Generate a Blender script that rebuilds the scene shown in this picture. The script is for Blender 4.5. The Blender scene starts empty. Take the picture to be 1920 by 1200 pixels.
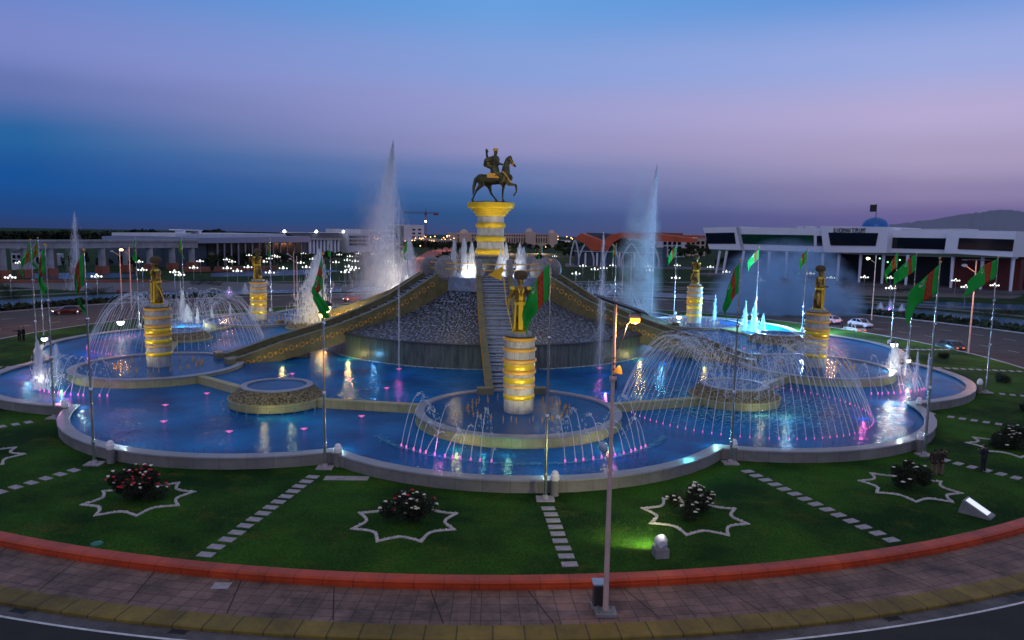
import bpy, bmesh, math, random
from mathutils import Vector, Matrix, Quaternion
random.seed(7)
S, C, PI, R = math.sin, math.cos, math.pi, math.radians
scn = bpy.context.scene
COL = scn.collection
# ------------------------------------------------------------------ camera
F, PITCH, ROLL, YAW, CX, CY, PHI, H = 1378.65, .115385, .01685, .0250, .5457, 93.1957, .065218, 14.5
def cam_ray(x, y):
    """direction of the photograph's pixel (1920x1200), in world space"""
    A, B = (x-960)/F, (y-600)/F
    a = A*C(ROLL)+B*S(ROLL); b = -A*S(ROLL)+B*C(ROLL)
    Y = C(PITCH)-b*S(PITCH); Z = -S(PITCH)-b*C(PITCH)
    return Vector((C(YAW)*a+S(YAW)*Y, -S(YAW)*a+C(YAW)*Y, Z))
CAM = Vector((CX, -CY, H))
fwd = cam_ray(960, 600).normalized()
right = (cam_ray(1960, 600)-cam_ray(960, 600)).normalized()
up = right.cross(fwd).normalized()
cd = bpy.data.cameras.new('camera'); cam = bpy.data.objects.new('camera', cd); COL.objects.link(cam)
M = Matrix((right, up, -fwd)).transposed().to_4x4(); M.translation = CAM
cam.matrix_world = M
cd.sensor_width = 36; cd.lens = F/1920*36; cd.clip_start = .5; cd.clip_end = 20000
scn.camera = cam
# ------------------------------------------------------------------ world: dusk sky
def lin(c):
    return tuple(((v/255)/12.92 if v/255 <= .04045 else ((v/255+.055)/1.055)**2.4) for v in c)
world = bpy.data.worlds.new('World'); scn.world = world; world.use_nodes = True
wn, wl = world.node_tree.nodes, world.node_tree.links
wn.clear()
wo = wn.new('ShaderNodeOutputWorld'); bg = wn.new('ShaderNodeBackground'); wl.new(bg.outputs[0], wo.inputs[0])
tc = wn.new('ShaderNodeTexCoord'); sx = wn.new('ShaderNodeSeparateXYZ'); wl.new(tc.outputs['Generated'], sx.inputs[0])
def wmath(op, a, b=None, cl=False):
    n = wn.new('ShaderNodeMath'); n.operation = op; n.use_clamp = cl
    for i, v in enumerate((a, b)):
        if v is None: continue
        if isinstance(v, (int, float)): n.inputs[i].default_value = v
        else: wl.new(v, n.inputs[i])
    return n.outputs[0]
el = wmath('MULTIPLY', wmath('ARCSINE', sx.outputs[2]), 180/PI/90)          # 0..1 for 0..90 degrees
az = wmath('ARCTAN2', sx.outputs[0], sx.outputs[1])                           # 0 straight ahead, + to the right
nz = wn.new('ShaderNodeTexNoise'); nz.inputs['Scale'].default_value = 3; nz.inputs['Detail'].default_value = 3
mp = wn.new('ShaderNodeMapping'); mp.inputs['Scale'].default_value = (1, 1, 7); wl.new(tc.outputs['Generated'], mp.inputs[0]); wl.new(mp.outputs[0], nz.inputs[0])
el = wmath('ADD', el, wmath('MULTIPLY', wmath('SUBTRACT', nz.outputs[0], .5), .012))
def wramp(stops):
    n = wn.new('ShaderNodeValToRGB'); cr = n.color_ramp; cr.interpolation = 'EASE'
    cr.elements[0].position = stops[0][0]/90; cr.elements[0].color = (*lin(stops[0][1]), 1)
    cr.elements[1].position = stops[-1][0]/90; cr.elements[1].color = (*lin(stops[-1][1]), 1)
    for p, c in stops[1:-1]:
        e = cr.elements.new(p/90); e.color = (*lin(c), 1)
    wl.new(el, n.inputs[0]); return n.outputs[0]
ZEN = [(22, (92, 134, 198)), (30, (120, 132, 166)), (50, (138, 138, 152)), (90, (142, 137, 144))]
rl = wramp([(0, (40, 58, 102)), (1.2, (30, 66, 122)), (3.2, (24, 76, 140)), (6.0, (38, 92, 148)), (8.6, (92, 108, 164)), (11.5, (114, 126, 186)), (17, (80, 126, 192))]+ZEN)
rc_ = wramp([(0, (58, 70, 112)), (1.2, (44, 76, 122)), (2.6, (58, 92, 142)), (4.6, (92, 112, 160)), (6.6, (134, 134, 178)), (9.5, (140, 144, 192)), (12.5, (124, 148, 202)), (17, (96, 148, 206))]+ZEN)
rr = wramp([(0, (84, 84, 124)), (1.5, (96, 88, 136)), (3.2, (128, 118, 156)), (5.6, (156, 144, 178)), (8.6, (168, 158, 196)), (12, (144, 158, 208)), (17, (88, 136, 202))]+ZEN)
def wmix(f, a, b):
    n = wn.new('ShaderNodeMix'); n.data_type = 'RGBA'; wl.new(f, n.inputs['Factor']); wl.new(a, n.inputs['A']); wl.new(b, n.inputs['B']); return n.outputs['Result']
fl = wmath('DIVIDE', wmath('ADD', az, .55), .55, True); fr = wmath('DIVIDE', az, .52, True)
sky = wmix(fr, wmix(fl, rl, rc_), rr)
wl.new(sky, bg.inputs[0]); bg.inputs[1].default_value = 1.0
# ------------------------------------------------------------------ afterglow low behind the camera
sd = bpy.data.lights.new('sun', 'SUN'); sd.energy = .22; sd.angle = R(25); sd.color = (1, .78, .66)
sun = bpy.data.objects.new('sun', sd); COL.objects.link(sun)
sun.rotation_euler = Vector((.35, 1, -.35)).to_track_quat('-Z', 'Y').to_euler()
scn.view_settings.view_transform = 'Standard'; scn.view_settings.look = 'None'
scn.view_settings.exposure = 0.24; scn.view_settings.gamma = 1; scn.view_settings.use_curve_mapping = False
cy = scn.cycles
cy.use_denoising = True; cy.max_bounces = 6; cy.diffuse_bounces = 2; cy.glossy_bounces = 3; cy.transparent_max_bounces = 48
cy.transmission_bounces = 3; cy.volume_bounces = 1; cy.sample_clamp_indirect = 4; cy.caustics_reflective = False; cy.caustics_refractive = False
cy.volume_step_rate = 2.0; cy.use_light_tree = True

# ------------------------------------------------------------------ pixel helpers
def at(x, y, z=0.0):
    d = cam_ray(x, y); t = (z-H)/d.z
    return CAM+d*t
def proj(P):
    v = Vector(P)-CAM; X = v.dot(right); Y = v.dot(up); Z = v.dot(fwd)
    return 960+F*X/Z, 600-F*Y/Z
def zat(P, y):
    lo, hi = -5, 120
    for _ in range(40):
        m = (lo+hi)/2
        if proj((P[0], P[1], m))[1] > y: lo = m
        else: hi = m
    return lo
def ang(k): return PHI+R(15*k)
def pol(r, k, z=0.0, side=0.0):
    """point on the monument's plan: k counts 15 degree steps from the near axis, to the right"""
    t = ang(k); return Vector((r*S(t)+side*C(t), -r*C(t)+side*S(t), z))
# ------------------------------------------------------------------ materials
MATS = {}
def mat(name, col, rough=.7, metal=0., var=.0, vs=1.5, bump=0., bs=8., emit=None, es=0., spec=.5, alpha=1., col2=None, coord='Object', scl=(1, 1, 1), p0=.3, p1=.7):
    if name in MATS: return MATS[name]
    m = bpy.data.materials.new(name); m.use_nodes = True; nt = m.node_tree; b = nt.nodes['Principled BSDF']
    b.inputs['Base Color'].default_value = (*col, 1); b.inputs['Roughness'].default_value = rough
    b.inputs['Metallic'].default_value = metal; b.inputs['Specular IOR Level'].default_value = spec; b.inputs['Alpha'].default_value = alpha
    if emit: b.inputs['Emission Color'].default_value = (*emit, 1); b.inputs['Emission Strength'].default_value = es
    if var or bump:
        t = nt.nodes.new('ShaderNodeTexCoord'); mpp = nt.nodes.new('ShaderNodeMapping'); mpp.inputs['Scale'].default_value = scl
        nt.links.new(t.outputs[coord], mpp.inputs[0])
    if var:
        n = nt.nodes.new('ShaderNodeTexNoise'); n.inputs['Scale'].default_value = vs; n.inputs['Detail'].default_value = 6; n.inputs['Roughness'].default_value = .65
        nt.links.new(mpp.outputs[0], n.inputs[0])
        rp = nt.nodes.new('ShaderNodeValToRGB'); rp.color_ramp.elements[0].position = p0; rp.color_ramp.elements[1].position = p1
        a = tuple(max(0, v*(1-var)) for v in col); c2 = col2 or tuple(min(1, v*(1+var)) for v in col)
        rp.color_ramp.elements[0].color = (*a, 1); rp.color_ramp.elements[1].color = (*c2, 1)
        nt.links.new(n.outputs[0], rp.inputs[0]); nt.links.new(rp.outputs[0], b.inputs['Base Color'])
    if bump:
        n2 = nt.nodes.new('ShaderNodeTexNoise'); n2.inputs['Scale'].default_value = bs; n2.inputs['Detail'].default_value = 4
        nt.links.new(mpp.outputs[0], n2.inputs[0])
        bp = nt.nodes.new('ShaderNodeBump'); bp.inputs['Strength'].default_value = bump; bp.inputs['Distance'].default_value = .1
        nt.links.new(n2.outputs[0], bp.inputs['Height']); nt.links.new(bp.outputs[0], b.inputs['Normal'])
    MATS[name] = m; return m
def tile_mat(name, c1, c2, mortar, sz, rough=.7, ms=.02, uv=True, offs=.5, bw=1., bh=.5, polar=False, var=.25):
    """brick pattern on UV metres, or on ring coordinates about the monument"""
    if name in MATS: return MATS[name]
    m = bpy.data.materials.new(name); m.use_nodes = True; nt = m.node_tree; b = nt.nodes['Principled BSDF']; L = nt.links
    t = nt.nodes.new('ShaderNodeTexCoord')
    if polar:
        sp = nt.nodes.new('ShaderNodeSeparateXYZ'); L.new(t.outputs['Object'], sp.inputs[0])
        at2 = nt.nodes.new('ShaderNodeMath'); at2.operation = 'ARCTAN2'; L.new(sp.outputs[0], at2.inputs[0]); L.new(sp.outputs[1], at2.inputs[1])
        mu = nt.nodes.new('ShaderNodeMath'); mu.operation = 'MULTIPLY'; mu.inputs[1].default_value = 65; L.new(at2.outputs[0], mu.inputs[0])
        ln = nt.nodes.new('ShaderNodeVectorMath'); ln.operation = 'LENGTH'; L.new(t.outputs['Object'], ln.inputs[0])
        cb = nt.nodes.new('ShaderNodeCombineXYZ'); L.new(mu.outputs[0], cb.inputs[0]); L.new(ln.outputs['Value'], cb.inputs[1]); vec = cb.outputs[0]
    else: vec = t.outputs['UV' if uv else 'Object']
    br = nt.nodes.new('ShaderNodeTexBrick'); L.new(vec, br.inputs[0])
    br.inputs['Color1'].default_value = (*c1, 1); br.inputs['Color2'].default_value = (*c2, 1); br.inputs['Mortar'].default_value = (*mortar, 1)
    br.inputs['Scale'].default_value = sz; br.inputs['Mortar Size'].default_value = ms; br.inputs['Brick Width'].default_value = bw; br.inputs['Row Height'].default_value = bh
    br.offset = offs; br.inputs['Bias'].default_value = 0
    n = nt.nodes.new('ShaderNodeTexNoise'); n.inputs['Scale'].default_value = .45; n.inputs['Detail'].default_value = 9; n.inputs['Roughness'].default_value = .75
    L.new(t.outputs['Object'], n.inputs[0])
    mx = nt.nodes.new('ShaderNodeMix'); mx.data_type = 'RGBA'; mx.blend_type = 'MULTIPLY'; mx.inputs['Factor'].default_value = 1
    rp = nt.nodes.new('ShaderNodeValToRGB'); rp.color_ramp.elements[0].position = .32; rp.color_ramp.elements[1].position = .68
    rp.color_ramp.elements[0].color = (1-var*1.6,)*3+(1,); rp.color_ramp.elements[1].color = (1+var*.3,)*3+(1,)
    L.new(n.outputs[0], rp.inputs[0]); L.new(br.outputs[0], mx.inputs['A']); L.new(rp.outputs[0], mx.inputs['B']); L.new(mx.outputs['Result'], b.inputs['Base Color'])
    b.inputs['Roughness'].default_value = rough
    bp = nt.nodes.new('ShaderNodeBump'); bp.inputs['Strength'].default_value = .4; bp.inputs['Distance'].default_value = .02; bp.invert = True
    L.new(br.outputs['Fac'], bp.inputs['Height']); L.new(bp.outputs[0], b.inputs['Normal'])
    MATS[name] = m; return m
def grass_mat(name, c1, c2, c3):
    m = bpy.data.materials.new(name); m.use_nodes = True; nt = m.node_tree; b = nt.nodes['Principled BSDF']; L = nt.links
    t = nt.nodes.new('ShaderNodeTexCoord')
    def noise(s, d, r):
        n = nt.nodes.new('ShaderNodeTexNoise'); n.inputs['Scale'].default_value = s; n.inputs['Detail'].default_value = d; n.inputs['Roughness'].default_value = r; L.new(t.outputs['Object'], n.inputs[0]); return n.outputs[0]
    def ramp(f, a, b_, p0, p1):
        n = nt.nodes.new('ShaderNodeValToRGB'); n.color_ramp.elements[0].position = p0; n.color_ramp.elements[1].position = p1
        n.color_ramp.elements[0].color = (*a, 1); n.color_ramp.elements[1].color = (*b_, 1); L.new(f, n.inputs[0]); return n.outputs[0]
    def mix(f, a, b_, bt='MIX'):
        n = nt.nodes.new('ShaderNodeMix'); n.data_type = 'RGBA'; n.blend_type = bt
        if isinstance(f, float): n.inputs['Factor'].default_value = f
        else: L.new(f, n.inputs['Factor'])
        L.new(a, n.inputs['A']); L.new(b_, n.inputs['B']); return n.outputs['Result']
    big = ramp(noise(.17, 5, .6), c1, c2, .40, .62)
    dry = ramp(noise(.4, 6, .75), (0, 0, 0), (1, 1, 1), .54, .74)
    cc = nt.nodes.new('ShaderNodeRGB'); cc.outputs[0].default_value = (*c3, 1)
    base = mix(dry, big, cc.outputs[0])
    fine = ramp(noise(7, 6, .85), (.18, .2, .18), (1.9, 1.85, 1.6), .34, .70)
    L.new(mix(1., base, fine, 'MULTIPLY'), b.inputs['Base Color'])
    b.inputs['Roughness'].default_value = .95; b.inputs['Specular IOR Level'].default_value = .15
    bp = nt.nodes.new('ShaderNodeBump'); bp.inputs['Strength'].default_value = .8; bp.inputs['Distance'].default_value = .06
    L.new(noise(14, 4, .8), bp.inputs['Height']); L.new(bp.outputs[0], b.inputs['Normal'])
    MATS[name] = m; return m
def water_mat(name, deep, light, rough=.12, bump=.8, bs=2.0):
    m = bpy.data.materials.new(name); m.use_nodes = True; nt = m.node_tree; b = nt.nodes['Principled BSDF']; L = nt.links
    t = nt.nodes.new('ShaderNodeTexCoord')
    n = nt.nodes.new('ShaderNodeTexNoise'); n.inputs['Scale'].default_value = .16; n.inputs['Detail'].default_value = 5; L.new(t.outputs['Object'], n.inputs[0])
    rp = nt.nodes.new('ShaderNodeValToRGB'); rp.color_ramp.elements[0].position = .36; rp.color_ramp.elements[1].position = .68
    rp.color_ramp.elements[0].color = (*deep, 1); rp.color_ramp.elements[1].color = (*light, 1)
    L.new(n.outputs[0], rp.inputs[0]); L.new(rp.outputs[0], b.inputs['Base Color'])
    b.inputs['Roughness'].default_value = rough; b.inputs['IOR'].default_value = 1.33; b.inputs['Specular IOR Level'].default_value = .10; b.inputs['Specular Tint'].default_value = (.5, .8, 1, 1)
    n2 = nt.nodes.new('ShaderNodeTexNoise'); n2.inputs['Scale'].default_value = bs; n2.inputs['Detail'].default_value = 5; n2.inputs['Roughness'].default_value = .6; L.new(t.outputs['Object'], n2.inputs[0])
    bp = nt.nodes.new('ShaderNodeBump'); bp.inputs['Strength'].default_value = bump; bp.inputs['Distance'].default_value = .12
    L.new(n2.outputs[0], bp.inputs['Height']); L.new(bp.outputs[0], b.inputs['Normal'])
    MATS[name] = m; return m
def spray_mat(name, alpha, col=(.9, .94, 1), trans=.5):
    m = bpy.data.materials.new(name); m.use_nodes = True; nt = m.node_tree; nt.nodes.clear(); L = nt.links
    o = nt.nodes.new('ShaderNodeOutputMaterial'); d = nt.nodes.new('ShaderNodeBsdfDiffuse'); tl = nt.nodes.new('ShaderNodeBsdfTranslucent'); tp = nt.nodes.new('ShaderNodeBsdfTransparent')
    d.inputs[0].default_value = (*col, 1); tl.inputs[0].default_value = (*col, 1)
    a = nt.nodes.new('ShaderNodeMixShader'); a.inputs[0].default_value = trans; L.new(d.outputs[0], a.inputs[1]); L.new(tl.outputs[0], a.inputs[2])
    b = nt.nodes.new('ShaderNodeMixShader'); b.inputs[0].default_value = alpha; L.new(tp.outputs[0], b.inputs[1]); L.new(a.outputs[0], b.inputs[2])
    L.new(b.outputs[0], o.inputs[0]); MATS[name] = m; return m
def mist_mat(name, dens, noise=.35, col=(.85, .92, 1), centre=None, zr=None):
    m = bpy.data.materials.new(name); m.use_nodes = True; nt = m.node_tree; nt.nodes.clear(); L = nt.links
    o = nt.nodes.new('ShaderNodeOutputMaterial'); v = nt.nodes.new('ShaderNodeVolumePrincipled'); v.inputs['Color'].default_value = (*col, 1); v.inputs['Anisotropy'].default_value = .3
    t = nt.nodes.new('ShaderNodeTexCoord'); n = nt.nodes.new('ShaderNodeTexNoise'); n.inputs['Scale'].default_value = noise; n.inputs['Detail'].default_value = 4; n.inputs['Roughness'].default_value = .65
    L.new(t.outputs['Object'], n.inputs[0])
    # density falls off towards the rim of the cloud (generated coordinates run 0..1 over its box)
    vm = nt.nodes.new('ShaderNodeVectorMath'); vm.operation = 'SUBTRACT'; vm.inputs[1].default_value = (.5, .5, .0); L.new(t.outputs['Generated'], vm.inputs[0])
    v2 = nt.nodes.new('ShaderNodeVectorMath'); v2.operation = 'MULTIPLY'; v2.inputs[1].default_value = (2, 2, 1); L.new(vm.outputs[0], v2.inputs[0])
    ln = nt.nodes.new('ShaderNodeVectorMath'); ln.operation = 'LENGTH'; L.new(v2.outputs[0], ln.inputs[0])
    fo = nt.nodes.new('ShaderNodeMapRange'); fo.inputs['From Min'].default_value = 1.0; fo.inputs['From Max'].default_value = .35; L.new(ln.outputs['Value'], fo.inputs[0])
    r = nt.nodes.new('ShaderNodeMapRange'); r.inputs['From Min'].default_value = .38; r.inputs['From Max'].default_value = .7; r.inputs['To Max'].default_value = dens; L.new(n.outputs[0], r.inputs[0])
    mu = nt.nodes.new('ShaderNodeMath'); mu.operation = 'MULTIPLY'; L.new(r.outputs[0], mu.inputs[0]); L.new(fo.outputs[0], mu.inputs[1]); L.new(mu.outputs[0], v.inputs['Density'])
    L.new(v.outputs[0], o.inputs['Volume']); MATS[name] = m; return m
lawn_m = grass_mat('lawn_grass', (.006, .040, .004), (.036, .125, .009), (.095, .105, .016))
field_m = grass_mat('field_grass', (.006, .026, .006), (.018, .062, .010), (.035, .032, .014))
blue = water_mat('pool_water', (.0, .075, .27), (.0, .205, .56), rough=.13)  # glow of underwater lights put into the blue base colour
blue2 = water_mat('pool_water_shaded', (.0, .075, .22), (.0, .11, .32), bump=.35)  # darker copy of the pool water, shade put into its colour
canal = water_mat('canal_water', (.008, .07, .16), (.012, .12, .26))
stone = tile_mat('wall_stone', (.22, .21, .20), (.27, .26, .24), (.10, .10, .095), 1., bw=1.6, bh=1.2, ms=.012, offs=0)
coping = tile_mat('coping_stone', (.30, .30, .33), (.35, .35, .38), (.14, .14, .16), 1., bw=1.6, bh=2., ms=.008, offs=0, rough=.4, var=.15)
cream = tile_mat('cream_stone', (.44, .41, .19), (.50, .46, .23), (.22, .20, .10), 1., bw=.7, bh=1.4, ms=.012, offs=0, rough=.5)  # yellow lamplight on the rims put into the cream colour
greystone = mat('grey_granite', (.22, .215, .22), .55, var=.25, vs=2, bump=.2)
rubble = mat('pebbled_stone', (.12, .10, .05), .9, var=.7, vs=6, bump=1., bs=9, col2=(.36, .30, .16), p0=.4, p1=.62)
cascade = mat('cascade_stone', (.02, .03, .05), .4, var=.9, vs=2.1, bump=1., bs=3.0, col2=(.48, .62, .92), p0=.49, p1=.68, coord='UV', scl=(2.2, 1.0, 1))
drumst = mat('drum_stone', (.05, .085, .075), .4, var=.55, vs=3, bump=.5, bs=5, col2=(.13, .18, .14), scl=(1, 1, .12))
rampst = mat('ramp_stone', (.15, .135, .055), .5, var=.35, vs=1.2, bump=.3, bs=6)
rampdark = mat('ramp_dark', (.04, .05, .05), .5, var=.3, vs=2)
pave = tile_mat('pavement_tiles', (.22, .125, .10), (.30, .18, .145), (.085, .058, .055), 1., bw=.75, bh=.62, ms=.02, offs=0, polar=True, var=.52)
kerbm = tile_mat('kerb_blocks', (.20, .14, .018), (.26, .18, .026), (.07, .055, .012), 1., bw=1.15, bh=5, ms=.03, offs=0, polar=True, var=.4)
gutter = tile_mat('gutter_concrete', (.12, .11, .115), (.14, .125, .13), (.06, .055, .06), 1., bw=2.5, bh=5, ms=.01, offs=0, polar=True, var=.5)
redm = tile_mat('red_granite', (.52, .055, .010), (.58, .07, .014), (.24, .025, .01), 1., bw=1.3, bh=5, ms=.02, offs=0, polar=True, var=.35, rough=.5)
asphalt = mat('asphalt', (.035, .030, .030), .8, var=.3, vs=.5, bump=.2, bs=30, col2=(.07, .052, .048))
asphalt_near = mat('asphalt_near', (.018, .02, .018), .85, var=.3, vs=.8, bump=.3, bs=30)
paint = mat('road_paint', (.62, .62, .64), .6, var=.25, vs=3)
plaza = mat('plaza_paving', (.10, .09, .10), .7, var=.3, vs=.15)
redplaza = mat('red_terrace', (.22, .07, .045), .7, var=.3, vs=.3)
roadred = mat('boulevard_paving', (.34, .08, .04), .7, var=.3, vs=.2)
gold = mat('gold', (1, .64, .035), .30, metal=.4, var=.15, vs=1, bump=.06)
goldp = mat('gold_paint', (.85, .44, .06), .42, metal=.15)
bronze = mat('bronze', (.12, .075, .02), .35, metal=.6, var=.5, vs=1.4, bump=.35, bs=7, col2=(.62, .36, .05), p0=.42, p1=.68)
dkbronze = mat('dark_bronze', (.035, .045, .035), .38, metal=.6, var=.4, vs=1.5, bump=.2, bs=5, col2=(.17, .15, .05))  # golden highlights put into the mottled bronze colour
steel = mat('steel', (.62, .64, .68), .22, metal=.9, var=.2, vs=1.2)
galv = mat('galvanised_pole', (.70, .48, .42), .45, metal=.2, var=.2, vs=1)
darkm = mat('dark_metal', (.02, .02, .022), .5)
white = mat('white_paint', (.78, .78, .80), .5, var=.05)
glass = mat('dark_glass', (.006, .008, .014), .08, var=.5, vs=.05)
greenglass = mat('green_glass', (.006, .05, .02), .1, var=.5, vs=.08)
leaf = mat('foliage', (.018, .040, .014), .8, var=.6, vs=.8, col2=(.05, .085, .025))
leafd = mat('dark_foliage', (.010, .022, .008), .85, var=.6, vs=3, col2=(.024, .042, .015))
bark = mat('bark', (.06, .045, .035), .9, var=.3, vs=4)
pebble = mat('white_pebbles', (.62, .58, .58), .8, var=.3, vs=9, bump=.8, bs=22)
slab = mat('stepping_slab', (.36, .33, .36), .75, var=.25, vs=3)
spray = spray_mat('water_spray', .62); fine = spray_mat('water_mist_drops', .20)
bright = spray_mat('lit_spray', .55, (.95, .98, 1))  # whiter copy of the spray, lamplight put into its colour
# ------------------------------------------------------------------ mesh helpers
class MB:
    def __init__(s): s.v = []; s.f = []; s.uv = {}; s.mi = {}
    def face(s, idx, uv=None, mi=0):
        if uv: s.uv[len(s.f)] = uv
        if mi: s.mi[len(s.f)] = mi
        s.f.append(idx)
    def box(s, x0, y0, z0, x1, y1, z1, M=None, taper=0):
        b = len(s.v); t = taper
        P = [(x0, y0, z0), (x1, y0, z0), (x1, y1, z0), (x0, y1, z0), (x0+t, y0+t, z1), (x1-t, y0+t, z1), (x1-t, y1-t, z1), (x0+t, y1-t, z1)]
        for p in P: s.v.append(tuple(M @ Vector(p)) if M else p)
        for f in ((3, 2, 1, 0), (4, 5, 6, 7), (0, 1, 5, 4), (1, 2, 6, 5), (2, 3, 7, 6), (3, 0, 4, 7)): s.face([b+i for i in f])
        return s
    def tube(s, pts, rad, n=8, caps=True):
        pts = [Vector(p) for p in pts]; rad = rad if isinstance(rad, (list, tuple)) else [rad]*len(pts)
        b = len(s.v); prev = None
        for i, p in enumerate(pts):
            d = (pts[min(i+1, len(pts)-1)]-pts[max(i-1, 0)]).normalized()
            if prev is None: a = d.orthogonal().normalized()
            else: a = (prev-d*prev.dot(d)).normalized()
            prev = a; c = d.cross(a)
            for j in range(n):
                t = 2*PI*j/n; s.v.append(tuple(p+(a*C(t)+c*S(t))*rad[i]))
        for i in range(len(pts)-1):
            for j in range(n):
                k = (j+1) % n; s.face([b+i*n+j, b+i*n+k, b+(i+1)*n+k, b+(i+1)*n+j])
        if caps:
            s.face([b+j for j in range(n)][::-1]); s.face([b+(len(pts)-1)*n+j for j in range(n)])
        return s
    def lathe(s, prof, n=32, c=(0, 0, 0), cap=True, a0=0, a1=None):
        """prof: (r, z) upward"""
        b = len(s.v); full = a1 is None; nn = n if full else n+1; a1 = 2*PI if full else a1
        for r, z in prof:
            for j in range(nn):
                t = a0+(a1-a0)*j/n; s.v.append((c[0]+r*C(t), c[1]+r*S(t), c[2]+z))
        L = 0
        for i in range(len(prof)-1):
            dl = math.hypot(prof[i+1][0]-prof[i][0], prof[i+1][1]-prof[i][1]); rr_ = max(prof[i][0], prof[i+1][0])
            for j in range(n):
                k = (j+1) % n if full else j+1
                u0, u1 = j/n*(a1-a0)*rr_, (j+1)/n*(a1-a0)*rr_
                s.face([b+i*nn+j, b+i*nn+k, b+(i+1)*nn+k, b+(i+1)*nn+j], [(u0, L), (u1, L), (u1, L+dl), (u0, L+dl)])
            L += dl
        if cap and full:
            if prof[0][0] > 1e-4: s.face([b+j for j in range(n)][::-1])
            if prof[-1][0] > 1e-4: s.face([b+(len(prof)-1)*n+j for j in range(n)])
        return s
    def sweep(s, path, prof, closed=True, cap=True):
        """path: 2D points; prof: closed list of (offset to the left, z)"""
        n = len(path); b = len(s.v); m = len(prof); Ls = [0]
        for i in range(n):
            p = Vector(path[i]); q0 = Vector(path[i-1]) if (closed or i) else None; q1 = Vector(path[(i+1) % n]) if (closed or i < n-1) else None
            d0 = (p-q0).normalized() if q0 is not None else (q1-p).normalized(); d1 = (q1-p).normalized() if q1 is not None else d0
            n0 = Vector((-d0.y, d0.x)); n1 = Vector((-d1.y, d1.x)); nn = (n0+n1).normalized(); k = 1/max(.45, nn.dot(n0))
            for o, z in prof: s.v.append((p.x+nn.x*o*k, p.y+nn.y*o*k, z))
            Ls.append(Ls[-1]+((q1-p).length if q1 is not None else 0))
        for i in range(n if closed else n-1):
            j = (i+1) % n; L = 0
            for a in range(m):
                c = (a+1) % m; dl = math.hypot(prof[c][0]-prof[a][0], prof[c][1]-prof[a][1])
                s.face([b+i*m+a, b+j*m+a, b+j*m+c, b+i*m+c], [(Ls[i], L), (Ls[i+1], L), (Ls[i+1], L+dl), (Ls[i], L+dl)]); L += dl
        if not closed and cap:
            s.face([b+a for a in range(m)]); s.face([b+(n-1)*m+a for a in range(m)][::-1])
        return s
    def poly(s, pts, z0, z1=None):
        """flat polygon, or prism"""
        b = len(s.v); n = len(pts)
        if z1 is None:
            for p in pts: s.v.append((p[0], p[1], z0))
            s.face([b+i for i in range(n)])
        else:
            for z in (z0, z1):
                for p in pts: s.v.append((p[0], p[1], z))
            s.face([b+i for i in range(n)][::-1]); s.face([b+n+i for i in range(n)])
            for i in range(n): j = (i+1) % n; s.face([b+i, b+j, b+n+j, b+n+i])
        return s
    def ball(s, c, r, n=8, m=6):
        rx = r if isinstance(r, (tuple, list)) else (r, r, r); b = len(s.v)
        s.v.append((c[0], c[1], c[2]-rx[2]))
        for i in range(1, m):
            p = -PI/2+PI*i/m
            for j in range(n):
                t = 2*PI*j/n; s.v.append((c[0]+rx[0]*C(p)*C(t), c[1]+rx[1]*C(p)*S(t), c[2]+rx[2]*S(p)))
        s.v.append((c[0], c[1], c[2]+rx[2])); e = len(s.v)-1
        for j in range(n):
            k = (j+1) % n; s.face([b, b+1+k, b+1+j]); s.face([e, b+1+(m-2)*n+j, b+1+(m-2)*n+k])
            for i in range(m-2): s.face([b+1+i*n+j, b+1+i*n+k, b+1+(i+1)*n+k, b+1+(i+1)*n+j])
        return s
    def capsule(s, p0, p1, r0, r1, n=10):
        p0, p1 = Vector(p0), Vector(p1); d = (p1-p0); L = d.length; d = d/L if L > 1e-6 else Vector((0, 0, 1))
        pts, rad = [], []
        for t in (-1, -.8, -.45): pts.append(p0+d*r0*t); rad.append(r0*math.sqrt(max(.0004, 1-t*t)))
        pts.append(p0); rad.append(r0); pts.append(p1); rad.append(r1)
        for t in (.45, .8, 1): pts.append(p1+d*r1*t); rad.append(r1*math.sqrt(max(.0004, 1-t*t)))
        return s.tube(pts, rad, n)
    def mesh(s, name, mats, smooth=False):
        me = bpy.data.meshes.new(name); me.from_pydata(s.v, [], s.f)
        for m in (mats if isinstance(mats, (list, tuple)) else [mats]): me.materials.append(m)
        if s.uv:
            l = me.uv_layers.new(name='UVMap')
            for fi, uv in s.uv.items():
                for k, li in enumerate(me.polygons[fi].loop_indices): l.data[li].uv = uv[k]
        for fi, mi in s.mi.items(): me.polygons[fi].material_index = mi
        if smooth: me.polygons.foreach_set('use_smooth', [True]*len(me.polygons))
        me.update(); return me
    def build(s, name, mats, parent=None, loc=None, smooth=False, rot=None):
        bm = bmesh.new(); me = s.mesh(name, mats, smooth); bm.from_mesh(me); bmesh.ops.recalc_face_normals(bm, faces=bm.faces); bm.to_mesh(me); bm.free()
        if smooth:
            try: me.set_sharp_from_angle(angle=R(38))
            except Exception: pass
        return link(name, me, parent, loc, rot)
def link(name, data, parent=None, loc=None, rot=None):
    o = bpy.data.objects.new(name, data); COL.objects.link(o)
    if parent: o.parent = parent
    if loc is not None: o.location = loc
    if rot is not None: o.rotation_euler = (0, 0, rot) if isinstance(rot, (int, float)) else rot
    return o
def tag(o, label, cat, group=None, kind=None):
    o['label'] = label; o['category'] = cat
    if group: o['group'] = group
    if kind: o['kind'] = kind
    return o
def struct(o): o['kind'] = 'structure'; return o
def thing(name, label, cat, loc=(0, 0, 0), rot=0, group=None):
    return tag(link(name, None, None, loc, rot), label, cat, group)
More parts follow.
